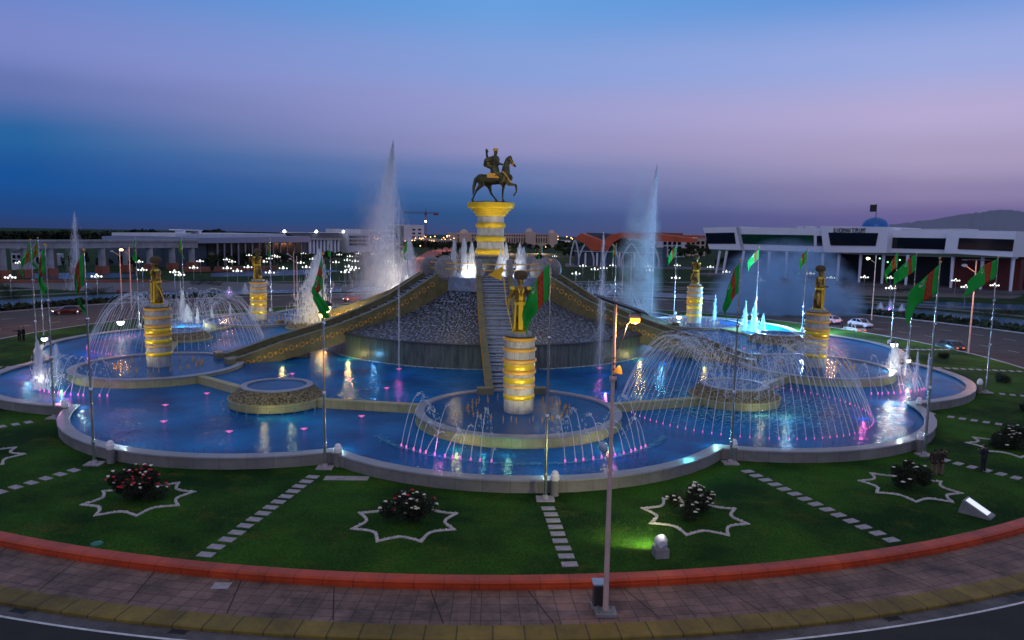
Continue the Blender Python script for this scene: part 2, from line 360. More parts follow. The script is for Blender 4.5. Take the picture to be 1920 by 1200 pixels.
def dup(root, loc, rot=0, label=None, scale=None):
    r = root.copy(); COL.objects.link(r); r.location = loc; r.rotation_euler = (0, 0, rot)
    if scale is not None: r.scale = (scale,)*3 if not isinstance(scale, tuple) else scale
    if label: r['label'] = label
    for ch in list(root.children):
        c = ch.copy(); COL.objects.link(c); c.parent = r
        for g in list(ch.children):
            d = g.copy(); COL.objects.link(d); d.parent = c
    return r
def lamp(kind, loc, energy, col, size=.3, target=None, angle=60, blend=.5, parent=None):
    l = bpy.data.lights.new('lamp_light', kind); l.energy = energy; l.color = col
    if kind == 'SPOT': l.spot_size = R(angle); l.spot_blend = blend; l.shadow_soft_size = size*.3
    elif kind == 'POINT': l.shadow_soft_size = size*.3; l.specular_factor = .35
    o = bpy.data.objects.new('lamp_light', l); COL.objects.link(o); o.location = loc; o['kind'] = 'helper'
    if target is not None: o.rotation_euler = (Vector(target)-Vector(loc)).to_track_quat('-Z', 'Y').to_euler()
    return o
def remesh(mb, name, mats, voxel, smooth_it=4):
    """join overlapping closed shapes into one continuous surface"""
    me = mb.mesh(name, mats); o = bpy.data.objects.new(name+'_tmp', me); COL.objects.link(o)
    m = o.modifiers.new('r', 'REMESH'); m.mode = 'VOXEL'; m.voxel_size = voxel; m.use_smooth_shade = True
    s_ = o.modifiers.new('s', 'SMOOTH'); s_.iterations = smooth_it; s_.factor = .5
    dg = bpy.context.evaluated_depsgraph_get(); dg.update()
    out = bpy.data.meshes.new_from_object(o.evaluated_get(dg)); out.name = name
    bpy.data.objects.remove(o); out.materials.clear()
    for x in (mats if isinstance(mats, (list, tuple)) else [mats]): out.materials.append(x)
    out.polygons.foreach_set('use_smooth', [True]*len(out.polygons))
    return out
def circle(r, n=96, c=(0, 0), a0=0, a1=2*PI):
    return [(c[0]+r*C(a0+(a1-a0)*i/n), c[1]+r*S(a0+(a1-a0)*i/n)) for i in range(n if abs(a1-a0-2*PI) < 1e-6 else n+1)]
def annulus(mb, r0, r1, z, n=180, a0=0., a1=2*PI):
    b = len(mb.v); full = abs(a1-a0-2*PI) < 1e-6; m = n if full else n+1
    for r in (r0, r1):
        for j in range(m): t = a0+(a1-a0)*j/n; mb.v.append((r*C(t), r*S(t), z))
    for j in range(n):
        k = (j+1) % m; mb.face([b+j, b+m+j, b+m+k, b+k])
    return mb

# ================================================================== SETTING
# ground sheet (everything outside the roundabout road)
g = MB(); rings = [0, 62, 64.5, 92.6, 300, 1200, 9000]
g = MB(); annulus(g, 92.5, 400, -.42, 128); annulus(g, 400, 9000, -.42, 64); struct(g.build('ground', field_m))
a_l, a_r = -PI/2+PHI-R(62), -PI/2+PHI+R(62)            # pavement runs along the near side of the island
g = MB(); annulus(g, 0.5, 63.2, 0); struct(g.build('lawn', lawn_m))
g = MB(); prof = [(0, -.44), (0, .01), (-.08, .04), (-.6, .03), (-.72, -.03), (-.72, -.14), (-.78, -.15), (-.78, -.44)]
g.sweep(circle(63.15, 120, a0=a_l, a1=a_r), prof, closed=False); tag(g.build('garden_edging', redm), 'low red granite edging between the lawn and the near pavement', 'edging')
g = MB(); annulus(g, 63.9, 66.72, -.30, 120, a_l, a_r); struct(g.build('pavement', pave))
g = MB(); g.sweep(circle(66.7, 120, a0=a_l, a1=a_r), [(0, -.44), (0, -.29), (-.15, -.28), (-.95, -.30), (-1.0, -.33), (-1.0, -.44)], closed=False); struct(g.build('kerb', kerbm))
g = MB(); annulus(g, 67.6, 68.35, -.436, 120, a_l, a_r); struct(g.build('gutter', gutter))
g = MB(); annulus(g, 68.35, 68.47, -.432, 120, a_l, a_r); struct(g.build('road_edge_line', paint))
g = MB(); annulus(g, 62.5, 92.6, -.44); struct(g.build('road', asphalt))
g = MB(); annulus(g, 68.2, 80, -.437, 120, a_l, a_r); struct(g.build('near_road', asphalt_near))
g = MB(); g.sweep(circle(63.15, 200, a0=a_r, a1=a_l+2*PI), [(0, -.44), (0, .03), (-.35, .03), (-.35, -.44)], closed=False); struct(g.build('island_kerb', coping))
g = MB(); g.sweep(circle(92.4, 200), [(0, -.44), (0, -.26), (-.3, -.26), (-.3, -.44)]); struct(g.build('outer_kerb', coping))
for r_ in (73, 83):
    g = MB()
    for i in range(90):
        a = PI*2*i/90; annulus(g, r_-.07, r_+.07, -.434, 2, a, a+.028)
    struct(g.build('lane_marking', paint))
mb = MB()
for i in range(34):
    a = a_l+(i+.5)*(a_r-a_l)/34; p0, p1 = Vector((63.95*C(a), 63.95*S(a))), Vector((66.6*C(a+.012), 66.6*S(a+.012))); d = (p1-p0).normalized(); nn = Vector((-d.y, d.x))*.022
    b = len(mb.v); mb.v += [(*(p0-nn), -.296), (*(p1-nn), -.296), (*(p1+nn), -.296), (*(p0+nn), -.296)]; mb.face([b, b+1, b+2, b+3])
struct(mb.build('pavement_joint', mat('joint_dark', (.015, .012, .012), .9)))
# drain grates set in the near gutter
drain = None
for i, (x, y) in enumerate([(40, 1143), (335, 1184), (655, 1157+31), (1668, 1156), (1902, 1107)]):
    p = at(x, y, -.44); a = math.atan2(p.y, p.x); mb = MB()
    if drain is None:
        for k in range(7): mb.box(-.11+k*.033, -.3, 0, -.093+k*.033, .3, .012)
        mb.box(-.15, -.34, -.02, .15, -.3, .014); mb.box(-.15, .3, -.02, .15, .34, .014); mb.box(-.14, -.3, -.02, .14, .3, .002)
        drain = tag(mb.build('drain_grate', darkm), '', 'drain', 'drain grates along the gutter'); o = drain
    else: o = dup(drain, (0, 0, 0))
    rr_ = 67.9; o.location = (rr_*C(a), rr_*S(a), -.43); o.rotation_euler = (0, 0, a)
    o['label'] = ['black drain grate in the gutter at the lower left corner', 'black drain grate in the gutter, second from the left', 'black drain grate in the gutter left of the tall lamp post', 'black drain grate in the gutter below the white information panel', 'black drain grate in the gutter at the right edge'][i]
# inspection cover
p = at(415, 1098, -.3); mb = MB(); mb.box(-.36, -.28, -.02, .36, .28, .004); o = mb.build('inspection_cover', slab, None, (p.x, p.y, -.3), math.atan2(p.y, p.x)+PI/2)
tag(o, 'square paved inspection cover set in the pavement behind the red edging', 'cover')

# ---- outer rings beyond the road
def ring_sheet(name, r0, r1, z, m, a0=R(-35), a1=R(215), n=160):
    mb = MB(); annulus(mb, r0, r1, z, n, a0, a1); return struct(mb.build(name, m))
ring_sheet('verge', 92.7, 97, -.40, field_m)
ring_sheet('canal', 99, 114, -.395, canal)
for r0 in (98.6, 114): ring_sheet('canal_kerb', r0, r0+.4, -.35, coping)
ring_sheet('footpath', 121, 124, -.39, plaza)
ring_sheet('footpath', 137, 141, -.388, plaza)
def hedge(r0, r1, h, a0, a1, label, name='hedge', dens=3.2):
    mb = MB(); n = int((a1-a0)*(r0+r1)/2*(r1-r0)*dens*2.2)
    for i in range(n):
        a = random.uniform(a0, a1); r = random.uniform(r0, r1); z = random.uniform(0, h); s = random.uniform(.25, .6)
        c = Vector((r*C(a), r*S(a), -.4+z*(1-.3*abs((r-(r0+r1)/2)/(r1-r0)*2))))
        q = Quaternion((random.gauss(0, 1), random.gauss(0, 1), random.gauss(0, 1), random.gauss(0, 1))).normalized(); b = len(mb.v)
        for dx, dy in ((-s, -s*.6), (s, -s*.6), (s*.7, s*.6), (-s*.7, s*.6)): mb.v.append(tuple(c+q @ Vector((dx, dy, 0))))
        mb.face([b, b+1, b+2, b+3])
    o = mb.build(name, leafd); tag(o, label, 'hedge', kind='stuff'); return o
hedge(93.5, 96.5, 1.1, R(0), R(52), 'dark clipped hedge between the road and the canal on the right')
hedge(93.5, 96.5, 1.0, R(128), R(190), 'dark clipped hedge between the road and the canal on the left')

def strip(name, pts, z, m, w=None):
    """sheet between two pixel edges or a polygon of pixels laid on the ground"""
    mb = MB(); P = [at(x, y, z) for x, y in pts]; mb.poly([(p.x, p.y) for p in P], z)
    return struct(mb.build(name, m))
strip('boulevard', [(700, 569), (790, 556), (806, 505), (833, 476), (866, 462), (845, 461), (800, 472), (772, 490), (764, 520), (742, 545)], -.384, roadred)
strip('branch_road', [(590, 561), (800, 553), (800, 538), (735, 536), (700, 545), (640, 551)], -.386, plaza)
strip('paved_terrace', [(0, 537), (200, 548), (640, 541), (640, 536), (400, 527), (0, 527)], -.380, plaza)
strip('paved_walk', [(640, 548), (740, 520), (735, 512), (640, 536)], -.378, plaza)
strip('paved_forecourt', [(1380, 524), (1560, 553), (1900, 560), (1920, 554), (1700, 545), (1480, 515)], -.380, plaza)
strip('paved_plaza', [(1060, 500), (1420, 508), (1400, 503), (1060, 494)], -.381, plaza)
for i, (y0, x0, x1, y1) in enumerate([(527, 1070, 1560, 530), (541, 1100, 1560, 541), (556, 1500, 1900, 580), (533, 380, 640, 531), (560, 1120, 1250, 562)]):
    strip('garden_path', [(x0, y0), (x1, y1), (x1, y1+2.2), (x0, y0+2.2)], -.375+i*.004, plaza)
# distant pools left and right of the avenue
strip('distant_pool', [(395, 519), (560, 516), (640, 508), (600, 505), (480, 508), (395, 512)], -.37, canal)
strip('distant_water', [(1660, 570), (1780, 566), (1920, 572), (1920, 582), (1790, 579)], -.37, canal)

# ---- mountain and far wood
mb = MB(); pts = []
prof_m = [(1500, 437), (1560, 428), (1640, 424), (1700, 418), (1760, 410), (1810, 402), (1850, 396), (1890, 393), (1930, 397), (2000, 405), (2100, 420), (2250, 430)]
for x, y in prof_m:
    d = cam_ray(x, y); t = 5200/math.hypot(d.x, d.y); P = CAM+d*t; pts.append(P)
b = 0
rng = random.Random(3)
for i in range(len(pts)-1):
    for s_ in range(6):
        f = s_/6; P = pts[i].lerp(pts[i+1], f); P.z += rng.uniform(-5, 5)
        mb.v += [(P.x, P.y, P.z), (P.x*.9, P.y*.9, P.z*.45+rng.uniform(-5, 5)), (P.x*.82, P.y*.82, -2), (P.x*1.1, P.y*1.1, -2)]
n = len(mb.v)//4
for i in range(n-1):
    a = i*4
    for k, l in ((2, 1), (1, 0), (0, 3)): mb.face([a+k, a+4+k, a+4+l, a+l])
struct(mb.build('mountain', mat('hazed_mountain', (.17, .19, .27), 1.), smooth=True))  # blue of distant haze put into the mountain's colour

# ---- trees
def crown_mesh(name, rx, h, z0, n, leaf_s, seed, m=leaf):
    rg = random.Random(seed); mb = MB()
    cl = [(rg.uniform(-.6, .6)*rx, rg.uniform(-.6, .6)*rx, z0+h*rg.uniform(.15, .85), rg.uniform(.3, .55)*rx) for _ in range(9)]
    for i in range(n):
        cx, cyy, cz, cr = rg.choice(cl); v = Vector((rg.gauss(0, 1), rg.gauss(0, 1), rg.gauss(0, 1))).normalized()*cr*rg.uniform(.6, 1.05)
        c = Vector((cx, cyy, cz))+Vector((v.x, v.y, v.z*.8*h/(2*rx)+0)); s_ = leaf_s*rg.uniform(.6, 1.3)
        q = Quaternion((rg.gauss(0, 1), rg.gauss(0, 1), rg.gauss(0, 1), rg.gauss(0, 1))).normalized(); b = len(mb.v)
        for dx, dy in ((-s_, -s_*.5), (s_*.8, -s_*.6), (s_, s_*.5), (-s_*.6, s_*.7)): mb.v.append(tuple(c+q @ Vector((dx, dy, 0))))
        mb.face([b, b+1, b+2, b+3])
    return mb.mesh(name, m)
def tree_proto(seed, rx, h, z0, tr, m=leaf, n=900):
    mb = MB(); mb.tube([(0, 0, -.4), (.05, 0, z0), (.1, .05, z0+h*.5)], [tr, tr*.75, tr*.3], 7)
    for k in range(4):
        a = k*1.6+seed; mb.tube([(.05, 0, z0*.9), (C(a)*rx*.5, S(a)*rx*.5, z0+h*.45)], [tr*.5, tr*.15], 5)
    return mb.mesh('trunk', bark), crown_mesh('crown', rx, h, z0, n, rx*.13, seed, m)
protos = [tree_proto(1, 2.6, 4.6, 1.6, .18), tree_proto(2, 2.2, 5.6, 1.8, .16, leafd), tree_proto(5, 3.2, 4.2, 1.8, .2), tree_proto(9, 1.5, 6.4, 1.2, .14, leafd, 700)]
def tree(P, s, kind, label, group='trees in the parks beyond the road'):
    t = thing('tree', label, 'tree', (P.x, P.y, 0), random.uniform(0, 6), group); t.scale = (s, s, s)
    link('trunk', protos[kind][0], t); link('crown', protos[kind][1], t); return t
def trees(px, label, group='trees in the parks beyond the road', **kw):
    px = sorted(px)
    for i, (x, yb, yt, kind) in enumerate(px):
        P = at(x, yb, -.4); hgt = max(2, zat(P, yt)+.4); tree(P, hgt/[6.6, 8, 6.4, 8][kind], kind, label+(f', {ORD[i]} from the left' if len(px) > 1 else ''), group)

# ================================================================== FOUNTAIN BASIN
KS = [0, 2, 4, 6, 8, 10, 12, -10, -8, -6, -4, -2]          # even steps: statue pools at multiples of 4, round basins between
def wall_path(off=0.0, seg=14):
    P = []; rl_ = 16.6; rc = 36.6; half = math.asin(12.68/16.6)
    for i in range(12):
        k = -12+2*i; c = pol(rc, k); a0 = ang(k)-half
        for j in range(seg):
            t = a0+2*half*j/seg; P.append((c.x+rl_*S(t), c.y-rl_*C(t)))
    return P
WP = wall_path()
mb = MB(); mb.sweep(WP, [(0.03, -.05), (0.03, .66), (.6, .66), (.6, -.05)]); 
bw = thing('basin_wall', 'low grey stone wall with twelve bulging lobes round the whole fountain', 'wall')
mb.build('wall', stone, bw)
mb = MB(); mb.sweep(WP, [(-.03, .66), (-.03, .76), (.02, .78), (.78, .78), (.82, .76), (.82, .66)]); mb.build('coping', coping, bw)
mb = MB(); ip = []
mb.sweep(WP, [(.6, .0), (.6, .55), (.61, .55), (.61, .0)])
cc = len(mb.v); mb.v.append((0, 0, .55)); n = len(WP)
mb2 = MB(); mb2.v.append((0, 0, .55))
for i, p in enumerate(WP):
    v = Vector(p); a = Vector(WP[i-1]); b_ = Vector(WP[(i+1) % n]); d = ((v-a).normalized()+(b_-v).normalized()).normalized()
    q = v+Vector((-d.y, d.x))*.4; mb2.v.append((q.x, q.y, .55))
for i in range(n): mb2.face([0, 1+i, 1+(i+1) % n])
struct(mb2.build('pool_water', blue))
# inner level, held by straight stone walls between the pools and the round basins
NODE = [pol(38.4, k) for k in KS]
mb = MB(); mb.poly([(p.x, p.y) for p in NODE], 1.02); struct(mb.build('inner_pool_water', blue))
dw = None
for i, k in enumerate(KS):
    a, b_ = NODE[i], NODE[(i+1) % 12]; d = (b_-a).normalized(); ra, rb = (7.6, 3.6) if k % 4 == 0 else (3.6, 7.6)
    a2, b2 = a+d*(ra-.15), b_-d*(rb-.15); nl = Vector((-d.y, d.x))
    w = tag(MB().build('dividing_wall', cream) if False else None or bpy.data.objects.new('dividing_wall', None), 'x', 'wall') if False else None
    mb = MB(); mb.sweep([(a2.x, a2.y), (b2.x, b2.y)], [(-.28, .3), (-.28, 1.12), (-.33, 1.12), (-.33, 1.24), (.33, 1.24), (.33, 1.12), (.28, 1.12), (.28, .3)], closed=False)
    lab = {6: 'straight stone weir from the rear right round basin to the rear right statue pool', 8: 'straight stone weir left of the rear right statue pool, behind the right ramps', 10: 'straight stone weir hidden behind the drum on the right', 12: 'straight stone weir hidden behind the drum on the left', -10: 'straight stone weir right of the rear left statue pool', -8: 'straight stone weir from the rear left statue pool to the rear left round basin', 0: 'straight cream stone weir from the front statue pool to the right front round basin', -2: 'straight cream stone weir from the left front round basin to the front statue pool', -4: 'straight stone weir from the left statue pool to the left front round basin',
           2: 'straight stone weir from the right front round basin to the right statue pool', 4: 'straight stone weir from the right statue pool to the rear right round basin', -6: 'straight stone weir from the rear left round basin to the left statue pool'}.get(k) or 'straight stone weir in the far half of the fountain'
    tag(mb.build('dividing_wall', cream), lab, 'wall', 'stone weirs between the pools and round basins')
STAT = {0: 'front', 4: 'right', -4: 'left', 8: 'rear right', -8: 'rear left', 12: 'hidden rear'}
def stubs(par, c, r, n, z, m):
    mb = MB(); mb.tube([(0, 0, 0), (0, 0, .5)], [.035, .02], 5); mb.box(-.09, -.02, .22, .09, .02, .28); me = mb.mesh('nozzle', m)
    for i in range(n):
        t = 2*PI*i/n+.05; o = link('nozzle', me, par, (c[0]+r*C(t), c[1]+r*S(t), z), t); o.scale = (1, 1, random.uniform(.8, 1.2))
pool0 = None
for k in (0, 4, -4, 8, -8):
    P = pol(38.6, k)
    lab = f'round stone pool with cream rim at the foot of the {STAT[k]} statue column'
    if pool0 is None:
        t = thing('statue_pool', lab, 'pool', (P.x, P.y, 0), 0, 'round pools under the statue columns')
        mb = MB(); mb.lathe([(7.72, .2), (7.78, .62), (7.72, .64), (7.72, 1.22)], 96, cap=False); mb.build('rim', cream, t, smooth=True)
        mb = MB(); mb.lathe([(7.80, 1.22), (7.80, 1.32), (7.74, 1.34), (7.1, 1.34), (7.08, 1.2), (7.08, 1.0)], 96, cap=False); mb.build('coping', coping, t, smooth=True)
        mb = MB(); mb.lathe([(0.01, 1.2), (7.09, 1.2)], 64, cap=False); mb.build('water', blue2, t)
        stubs(t, (0, 0), 3.9, 26, 1.2, goldp); stubs(t, (0, 0), 3.5, 14, 1.2, goldp)
        pool0 = t
    else: dup(pool0, (P.x, P.y, 0), 0, lab)
cone0 = None
CB = {2: 'right front', -2: 'left front', 6: 'rear right', -6: 'rear left', 10: 'far right', -10: 'far left'}
cones = [(pol(38.2, k), k, f'raised round basin with sloping pebbled sides, {CB[k]} one') for k in (2, -2, 6, -6, 10)]
q = at(588, 620, .6); cones.append((Vector((q.x, q.y, 0)), -10, 'raised round basin under the orange lit jet behind the left cascade ramp'))
for P, k, lab in cones:
    if cone0 is None:
        t = thing('round_basin', lab, 'basin', (P.x, P.y, 0), 0, 'raised round basins with sloping sides')
        MB().lathe([(3.2, .2), (3.2, .62), (3.75, .64), (3.8, 1.28), (3.72, 1.30)], 72, cap=False).build('base', cream, t, smooth=True)
        MB().lathe([(3.74, 1.30), (3.66, 1.36), (2.78, 2.06), (2.74, 2.10)], 72, cap=False).build('slope', rubble, t, smooth=True)
        MB().lathe([(2.82, 2.06), (2.82, 2.16), (2.32, 2.17), (2.30, 2.0)], 72, cap=False).build('rim', coping, t, smooth=True)
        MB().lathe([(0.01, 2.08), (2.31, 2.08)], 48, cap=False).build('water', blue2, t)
        stubs(t, (0, 0), 4.3, 30, .5, steel)
        cone0 = t
    else: dup(cone0, (P.x, P.y, 0), 0, lab)

# ---- columns (metres above 1.2, measured on the front one)
ZB, ZT = 1.2, 6.95
def cz(y): return ZB+(778-y)/(778-641)*(ZT-ZB)
def ring(mb, y0, y1, r0, r1):
    z0, z1 = cz(y1), cz(y0); m = (z0+z1)/2; mb.lathe([(r0, z0), (r1-.01, z0+(z1-z0)*.2), (r1, m), (r1-.01, z1-(z1-z0)*.2), (r0, z1)], 48, cap=False)
col0 = None
flut = mat('fluted_marble', (.40, .40, .36), .45, var=.35, vs=2.2, scl=(1, 1, .3))
for k in (0, 4, -4, 8, -8):
    P = pol(38.6, k)
    lab = f'round grey marble column ringed with gold bands under the {STAT[k]} statue'
    if col0 is None:
        t = thing('statue_column', lab, 'column', (P.x, P.y, 0), 0, 'gold banded columns carrying the standing statues')
        mb = MB(); nf = 40; prof = [(1.10, 1.0), (1.13, 1.8), (1.16, 3.5), (1.17, 5.5), (1.14, cz(646))]
        for r_, z_ in prof:
            for j in range(nf*2): a = PI*j/nf; rr_ = r_-(.035 if j % 2 else 0); mb.v.append((rr_*C(a), rr_*S(a), z_))
        for i in range(4):
            for j in range(nf*2): q2 = (j+1) % (nf*2); mb.face([i*nf*2+j, i*nf*2+q2, (i+1)*nf*2+q2, (i+1)*nf*2+j])
        mb.face([4*nf*2+j for j in range(nf*2)]); mb.build('shaft', flut, t)
        for y0, y1, r1 in [(641, 648, 1.27), (660, 667, 1.28), (680, 687, 1.30), (700, 708, 1.28), (727, 732, 1.22)]:
            mb = MB(); ring(mb, y0, y1, 1.1, r1); mb.build('ring', goldp, t, smooth=True)
        for y0, y1 in [(688, 700), (713, 724), (744, 753)]:
            mb = MB(); ring(mb, y0, y1, 1.16, 1.21); mb.build('band', gold, t, smooth=True)
        MB().lathe([(1.16, cz(641)), (1.16, cz(641)+.04)], 48).build('deck', darkm, t)
        mb = MB()
        for j in range(8): a = 2*PI*j/8; mb.box(-.36, .70, cz(641)+.04, .36, .86, cz(641)+.30, Matrix.Rotation(a, 4, 'Z'))
        mb.lathe([(.8, cz(641)+.04), (.8, cz(641)+.34)], 24); mb.build('plinth', flut, t)
        col0 = t
    else: dup(col0, (P.x, P.y, 0), 0, lab)
# cascade drum
dr = thing('cascade_drum', 'huge round stone drum with water running down its conical roof in the middle', 'fountain')
MB().lathe([(20.4, .9), (20.3, 3.35)], 128, cap=False).build('drum_wall', drumst, dr, smooth=True)
MB().lathe([(20.3, 3.35), (20.55, 3.38), (20.55, 3.52), (20.2, 3.58)], 128, cap=False).build('eave', rampdark, dr, smooth=True)
MB().lathe([(20.2, 3.57), (17, 4.2), (13.5, 5.05), (10.3, 6.3), (7.6, 7.75)], 128, cap=False).build('cone_roof', cascade, dr, smooth=True)
MB().lathe([(7.6, 7.8), (7.5, 9.4), (7.2, 9.45), (7.2, 9.3), (1, 9.3)], 96, cap=False).build('upper_pool', mat('upper_pool_stone', (.20, .26, .38), .35, var=.3, vs=1.5), dr, smooth=True)
foam = mat('foam', (.55, .72, .9), .8, var=.5, vs=6)
mb = MB(); rg = random.Random(5)
for i in range(2600):
    a = ang(rg.uniform(-6, 6))-PI/2; r_ = 20.35+abs(rg.gauss(0, .22)); s_ = rg.uniform(.03, .1); x, y = r_*C(a), r_*S(a); b = len(mb.v)
    mb.v += [(x-s_, y-s_, 1.04), (x+s_, y-s_, 1.04), (x+s_, y+s_, 1.045), (x-s_, y+s_, 1.04)]; mb.face([b, b+1, b+2, b+3])
tag(mb.build('foam', foam), 'line of white foam where the drum meets the blue water', 'foam', kind='stuff')

# ---- ramps (stepped cascades) on every statue axis
def zr(r):
    T = [(6.6, 11.0), (8, 10.0), (9.6, 9.2), (13.5, 7.0), (17.5, 5.45), (21.5, 4.2), (27, 2.9), (31.6, 1.55), (32.2, 1.45)]
    for (r0, z0), (r1, z1) in zip(T, T[1:]):
        if r <= r1: return z0+(z1-z0)*(r-r0)/(r1-r0)
    return T[-1][1]
RAMP = {0: 'front', 4: 'right', -4: 'left', 8: 'rear right', -8: 'rear left', 12: 'rear'}
ramp0 = None
def build_ramp(lab):
    t = thing('cascade_ramp', lab, 'ramp', (0, 0, 0), 0, 'stepped water ramps running down from the central drum')
    rs = [7.2+i*1.25 for i in range(20)]+[32.2]
    for sd_ in (-1, 1):
        x0, x1 = (1.55*sd_, 2.0*sd_); mb = MB()
        for r_ in rs:
            zt = zr(r_); zb = max(.35, zt-(2.75-.95*min(1, (r_-7)/20)))
            for x, z in ((x0, zb), (x1, zb), (x1, zt), (x0, zt)): mb.v.append((x, -r_, z))
        m = len(rs)
        for i in range(m-1):
            for j in range(4): mb.face([i*4+j, i*4+(j+1) % 4, (i+1)*4+(j+1) % 4, (i+1)*4+j])
        mb.face([0, 1, 2, 3]); mb.face([(m-1)*4+j for j in (3, 2, 1, 0)])
        w = mb.build('side_wall', rampst, t)
        mb = MB()                                                     # moulded lip
        for r_ in rs:
            zt = zr(r_)
            for x, z in ((x0-.06*sd_, zt), (x1+.07*sd_, zt), (x1+.07*sd_, zt+.14), (x0-.06*sd_, zt+.14)): mb.v.append((x, -r_, z))
        for i in range(m-1):
            for j in range(4): mb.face([i*4+j, i*4+(j+1) % 4, (i+1)*4+(j+1) % 4, (i+1)*4+j])
        mb.face([0, 1, 2, 3]); mb.face([(m-1)*4+j for j in (3, 2, 1, 0)]); mb.build('lip', rampst, w)
        mb = MB(); r_ = 9.4; i = 0                                     # gold chain of rings and stars along the face
        X = x1+.04*sd_
        while r_ < 31.4:
            z = zr(r_)-.75; z = max(z, .78)
            if i % 2 == 0:
                for a, rad in ((.30, .045),):
                    pts = [(X, -r_+a*.85*C(q_*PI/5), z+a*.85*S(q_*PI/5)) for q_ in range(11)]; mb.tube(pts, .032, 5, False)
            else:
                for q_ in range(4):
                    aa = q_*PI/4; mb.tube([(X, -r_+.17*C(aa), z+.17*S(aa)), (X, -r_-.17*C(aa), z-.17*S(aa))], .028, 4)
            r_ += .56; i += 1
        mb.build('ornament_chain', goldp, w)
        mb = MB(); mb2_ = MB()
        mb.lathe([(0.02, -.32), (1.22, -.32), (1.3, -.26), (1.3, .26), (1.22, .32), (0.02, .32)], 36)
        for q_ in range(3): mb.lathe([(.3+q_*.3, .32), (.34+q_*.3, .36), (.42+q_*.3, .36), (.46+q_*.3, .32)], 30, cap=False)
        o = mb.build('scroll_head', greystone, t, (1.78*sd_, -7.6, 10.35), rot=(0, PI/2, 0), smooth=True)
    mb = MB(); r_ = 7.6
    while r_ < 32:                                                    # steps
        z = zr(r_)-.62; z2 = z-.16; mb.box(-1.56, -(r_+.42), z-1.1 if z-1.1 > .4 else .4, 1.56, -r_, z+.06*S(r_*9)); r_ += .42
    mb.build('steps', mat('wet_steps', (.035, .05, .075), .3, var=.5, vs=2, col2=(.10, .14, .22)), t)
    mb = MB(); rg = random.Random(11)
    for i in range(3600):                                             # broken water on the steps
        r_ = rg.uniform(8, 32); x = rg.uniform(-1.45, 1.45); s_ = rg.uniform(.02, .045); r_ = 7.6+.42*int((r_-7.6)/.42); z = zr(r_)-.62+.06*S(r_*9)+rg.uniform(0, .03); b = len(mb.v)
        w2_ = s_*rg.uniform(1, 5); mb.v += [(x-w2_, -r_-.06, z-.02), (x+w2_, -r_-.06, z-.02), (x+w2_, -r_-.01, z+s_), (x-w2_, -r_-.01, z+s_)]; mb.face([b, b+1, b+2, b+3])
    mb.build('running_water', mat('wet_foam', (.40, .50, .66), .6), t)
    for sd_ in (-1, 1): MB().box(sd_*1.5, -32.9, .5, sd_*2.9, -32.1, 1.75).build('end_block', cream, t)
    return t
ramp0 = build_ramp('long stepped cascade ramp with side walls running to the front statue column'); ramp0.rotation_euler = (0, 0, PHI)
for k in (4, -4, 8, -8):
    dup(ramp0, (0, 0, 0), ang(k), f'long stepped cascade ramp with gold ornament chains running to the {STAT[k]} statue column')
mb_legs = None
for k, r_ in ((-4, 25.2), (4, 25.2)):
    P = pol(r_, k); mb = MB(); mb.box(-1.5, -.5, .5, 1.5, .5, zr(r_)-1.7)
    tag(mb.build('ramp_pier', greystone, None, (P.x, P.y, 0), ang(k)), f'square stone pier standing in the water under the {STAT[k]} cascade ramp', 'pier', 'piers under the side cascade ramps')
# gold rails round the upper pool
gr = thing('guard_rail', 'double gold rail ringing the upper pool between the scroll heads', 'railing')
for z in (10.35, 11.05):
    mb = MB(); mb.tube([(7.9*C(a*PI/48), 7.9*S(a*PI/48), z) for a in range(97)], .07, 6, False); mb.build('rail', goldp, gr)
# central column
cc_ = thing('central_column', 'tall grey and gold banded column with wide gold capital in the centre', 'column')
MB().lathe([(2.3, 9.2), (2.3, 10.2), (2.0, 10.4), (2.0, 11.6), (1.78, 11.9), (1.72, 12), (1.66, 16.9)], 64).build('shaft', flut, cc_, smooth=True)
MB().lathe([(2.35, 9.3), (2.35, 11.5), (2.05, 11.8)], 64, cap=False).build('base', mat('dark_marble', (.03, .045, .06), .25, var=.3, vs=1), cc_, smooth=True)
for z0, z1 in ((15.3, 15.95), (13.6, 14.3), (11.95, 12.7)):
    MB().lathe([(1.7, z0), (1.80, z0+.03), (1.80, z0+.14), (1.90, z0+.18), (1.90, z1-.18), (1.80, z1-.14), (1.80, z1-.03), (1.7, z1)], 64, cap=False).build('band', gold, cc_, smooth=True)
MB().lathe([(1.68, 16.75), (1.95, 16.8), (1.95, 17.05), (2.2, 17.1), (2.2, 17.4), (2.5, 17.45), (2.5, 17.7), (2.92, 17.78), (2.95, 17.9), (2.95, 18.42), (0.02, 18.44)], 64, cap=False).build('capital', gold, cc_, smooth=True)
MB().lathe([(2.4, 18.44), (2.4, 18.54), (0.02, 18.55)], 48).build('deck', darkm, cc_)

# ---- rider on horse (measured in the 4x enlargement of the photograph)
def hp(px, py, y=0.): return ((px-800)/4*.0672, y, (558-py)/4*.0672)
hmb = MB()
FAT = [1.0]
def cap(mb, a, b, r0, r1, n=10): mb.capsule(a, b, r0*FAT[0], r1*FAT[0], n)
FAT[0] = 1.22
cap(hmb, hp(722, 392), hp(790, 398), .54, .52, 14); cap(hmb, hp(790, 398), hp(905, 385), .52, .53, 14)
cap(hmb, hp(905, 380), hp(930, 380), .56, .42, 12)
cap(hmb, hp(905, 355), hp(908, 300), .50, .38); cap(hmb, hp(908, 300), hp(920, 250), .38, .27); cap(hmb, hp(918, 252), hp(936, 236), .26, .24)
cap(hmb, hp(932, 240), hp(968, 286), .24, .13); cap(hmb, hp(968, 286), hp(976, 294), .13, .11)
for yy in (-.1, .1): cap(hmb, hp(934, 228, yy), hp(944, 212, yy*1.3), .07, .02)
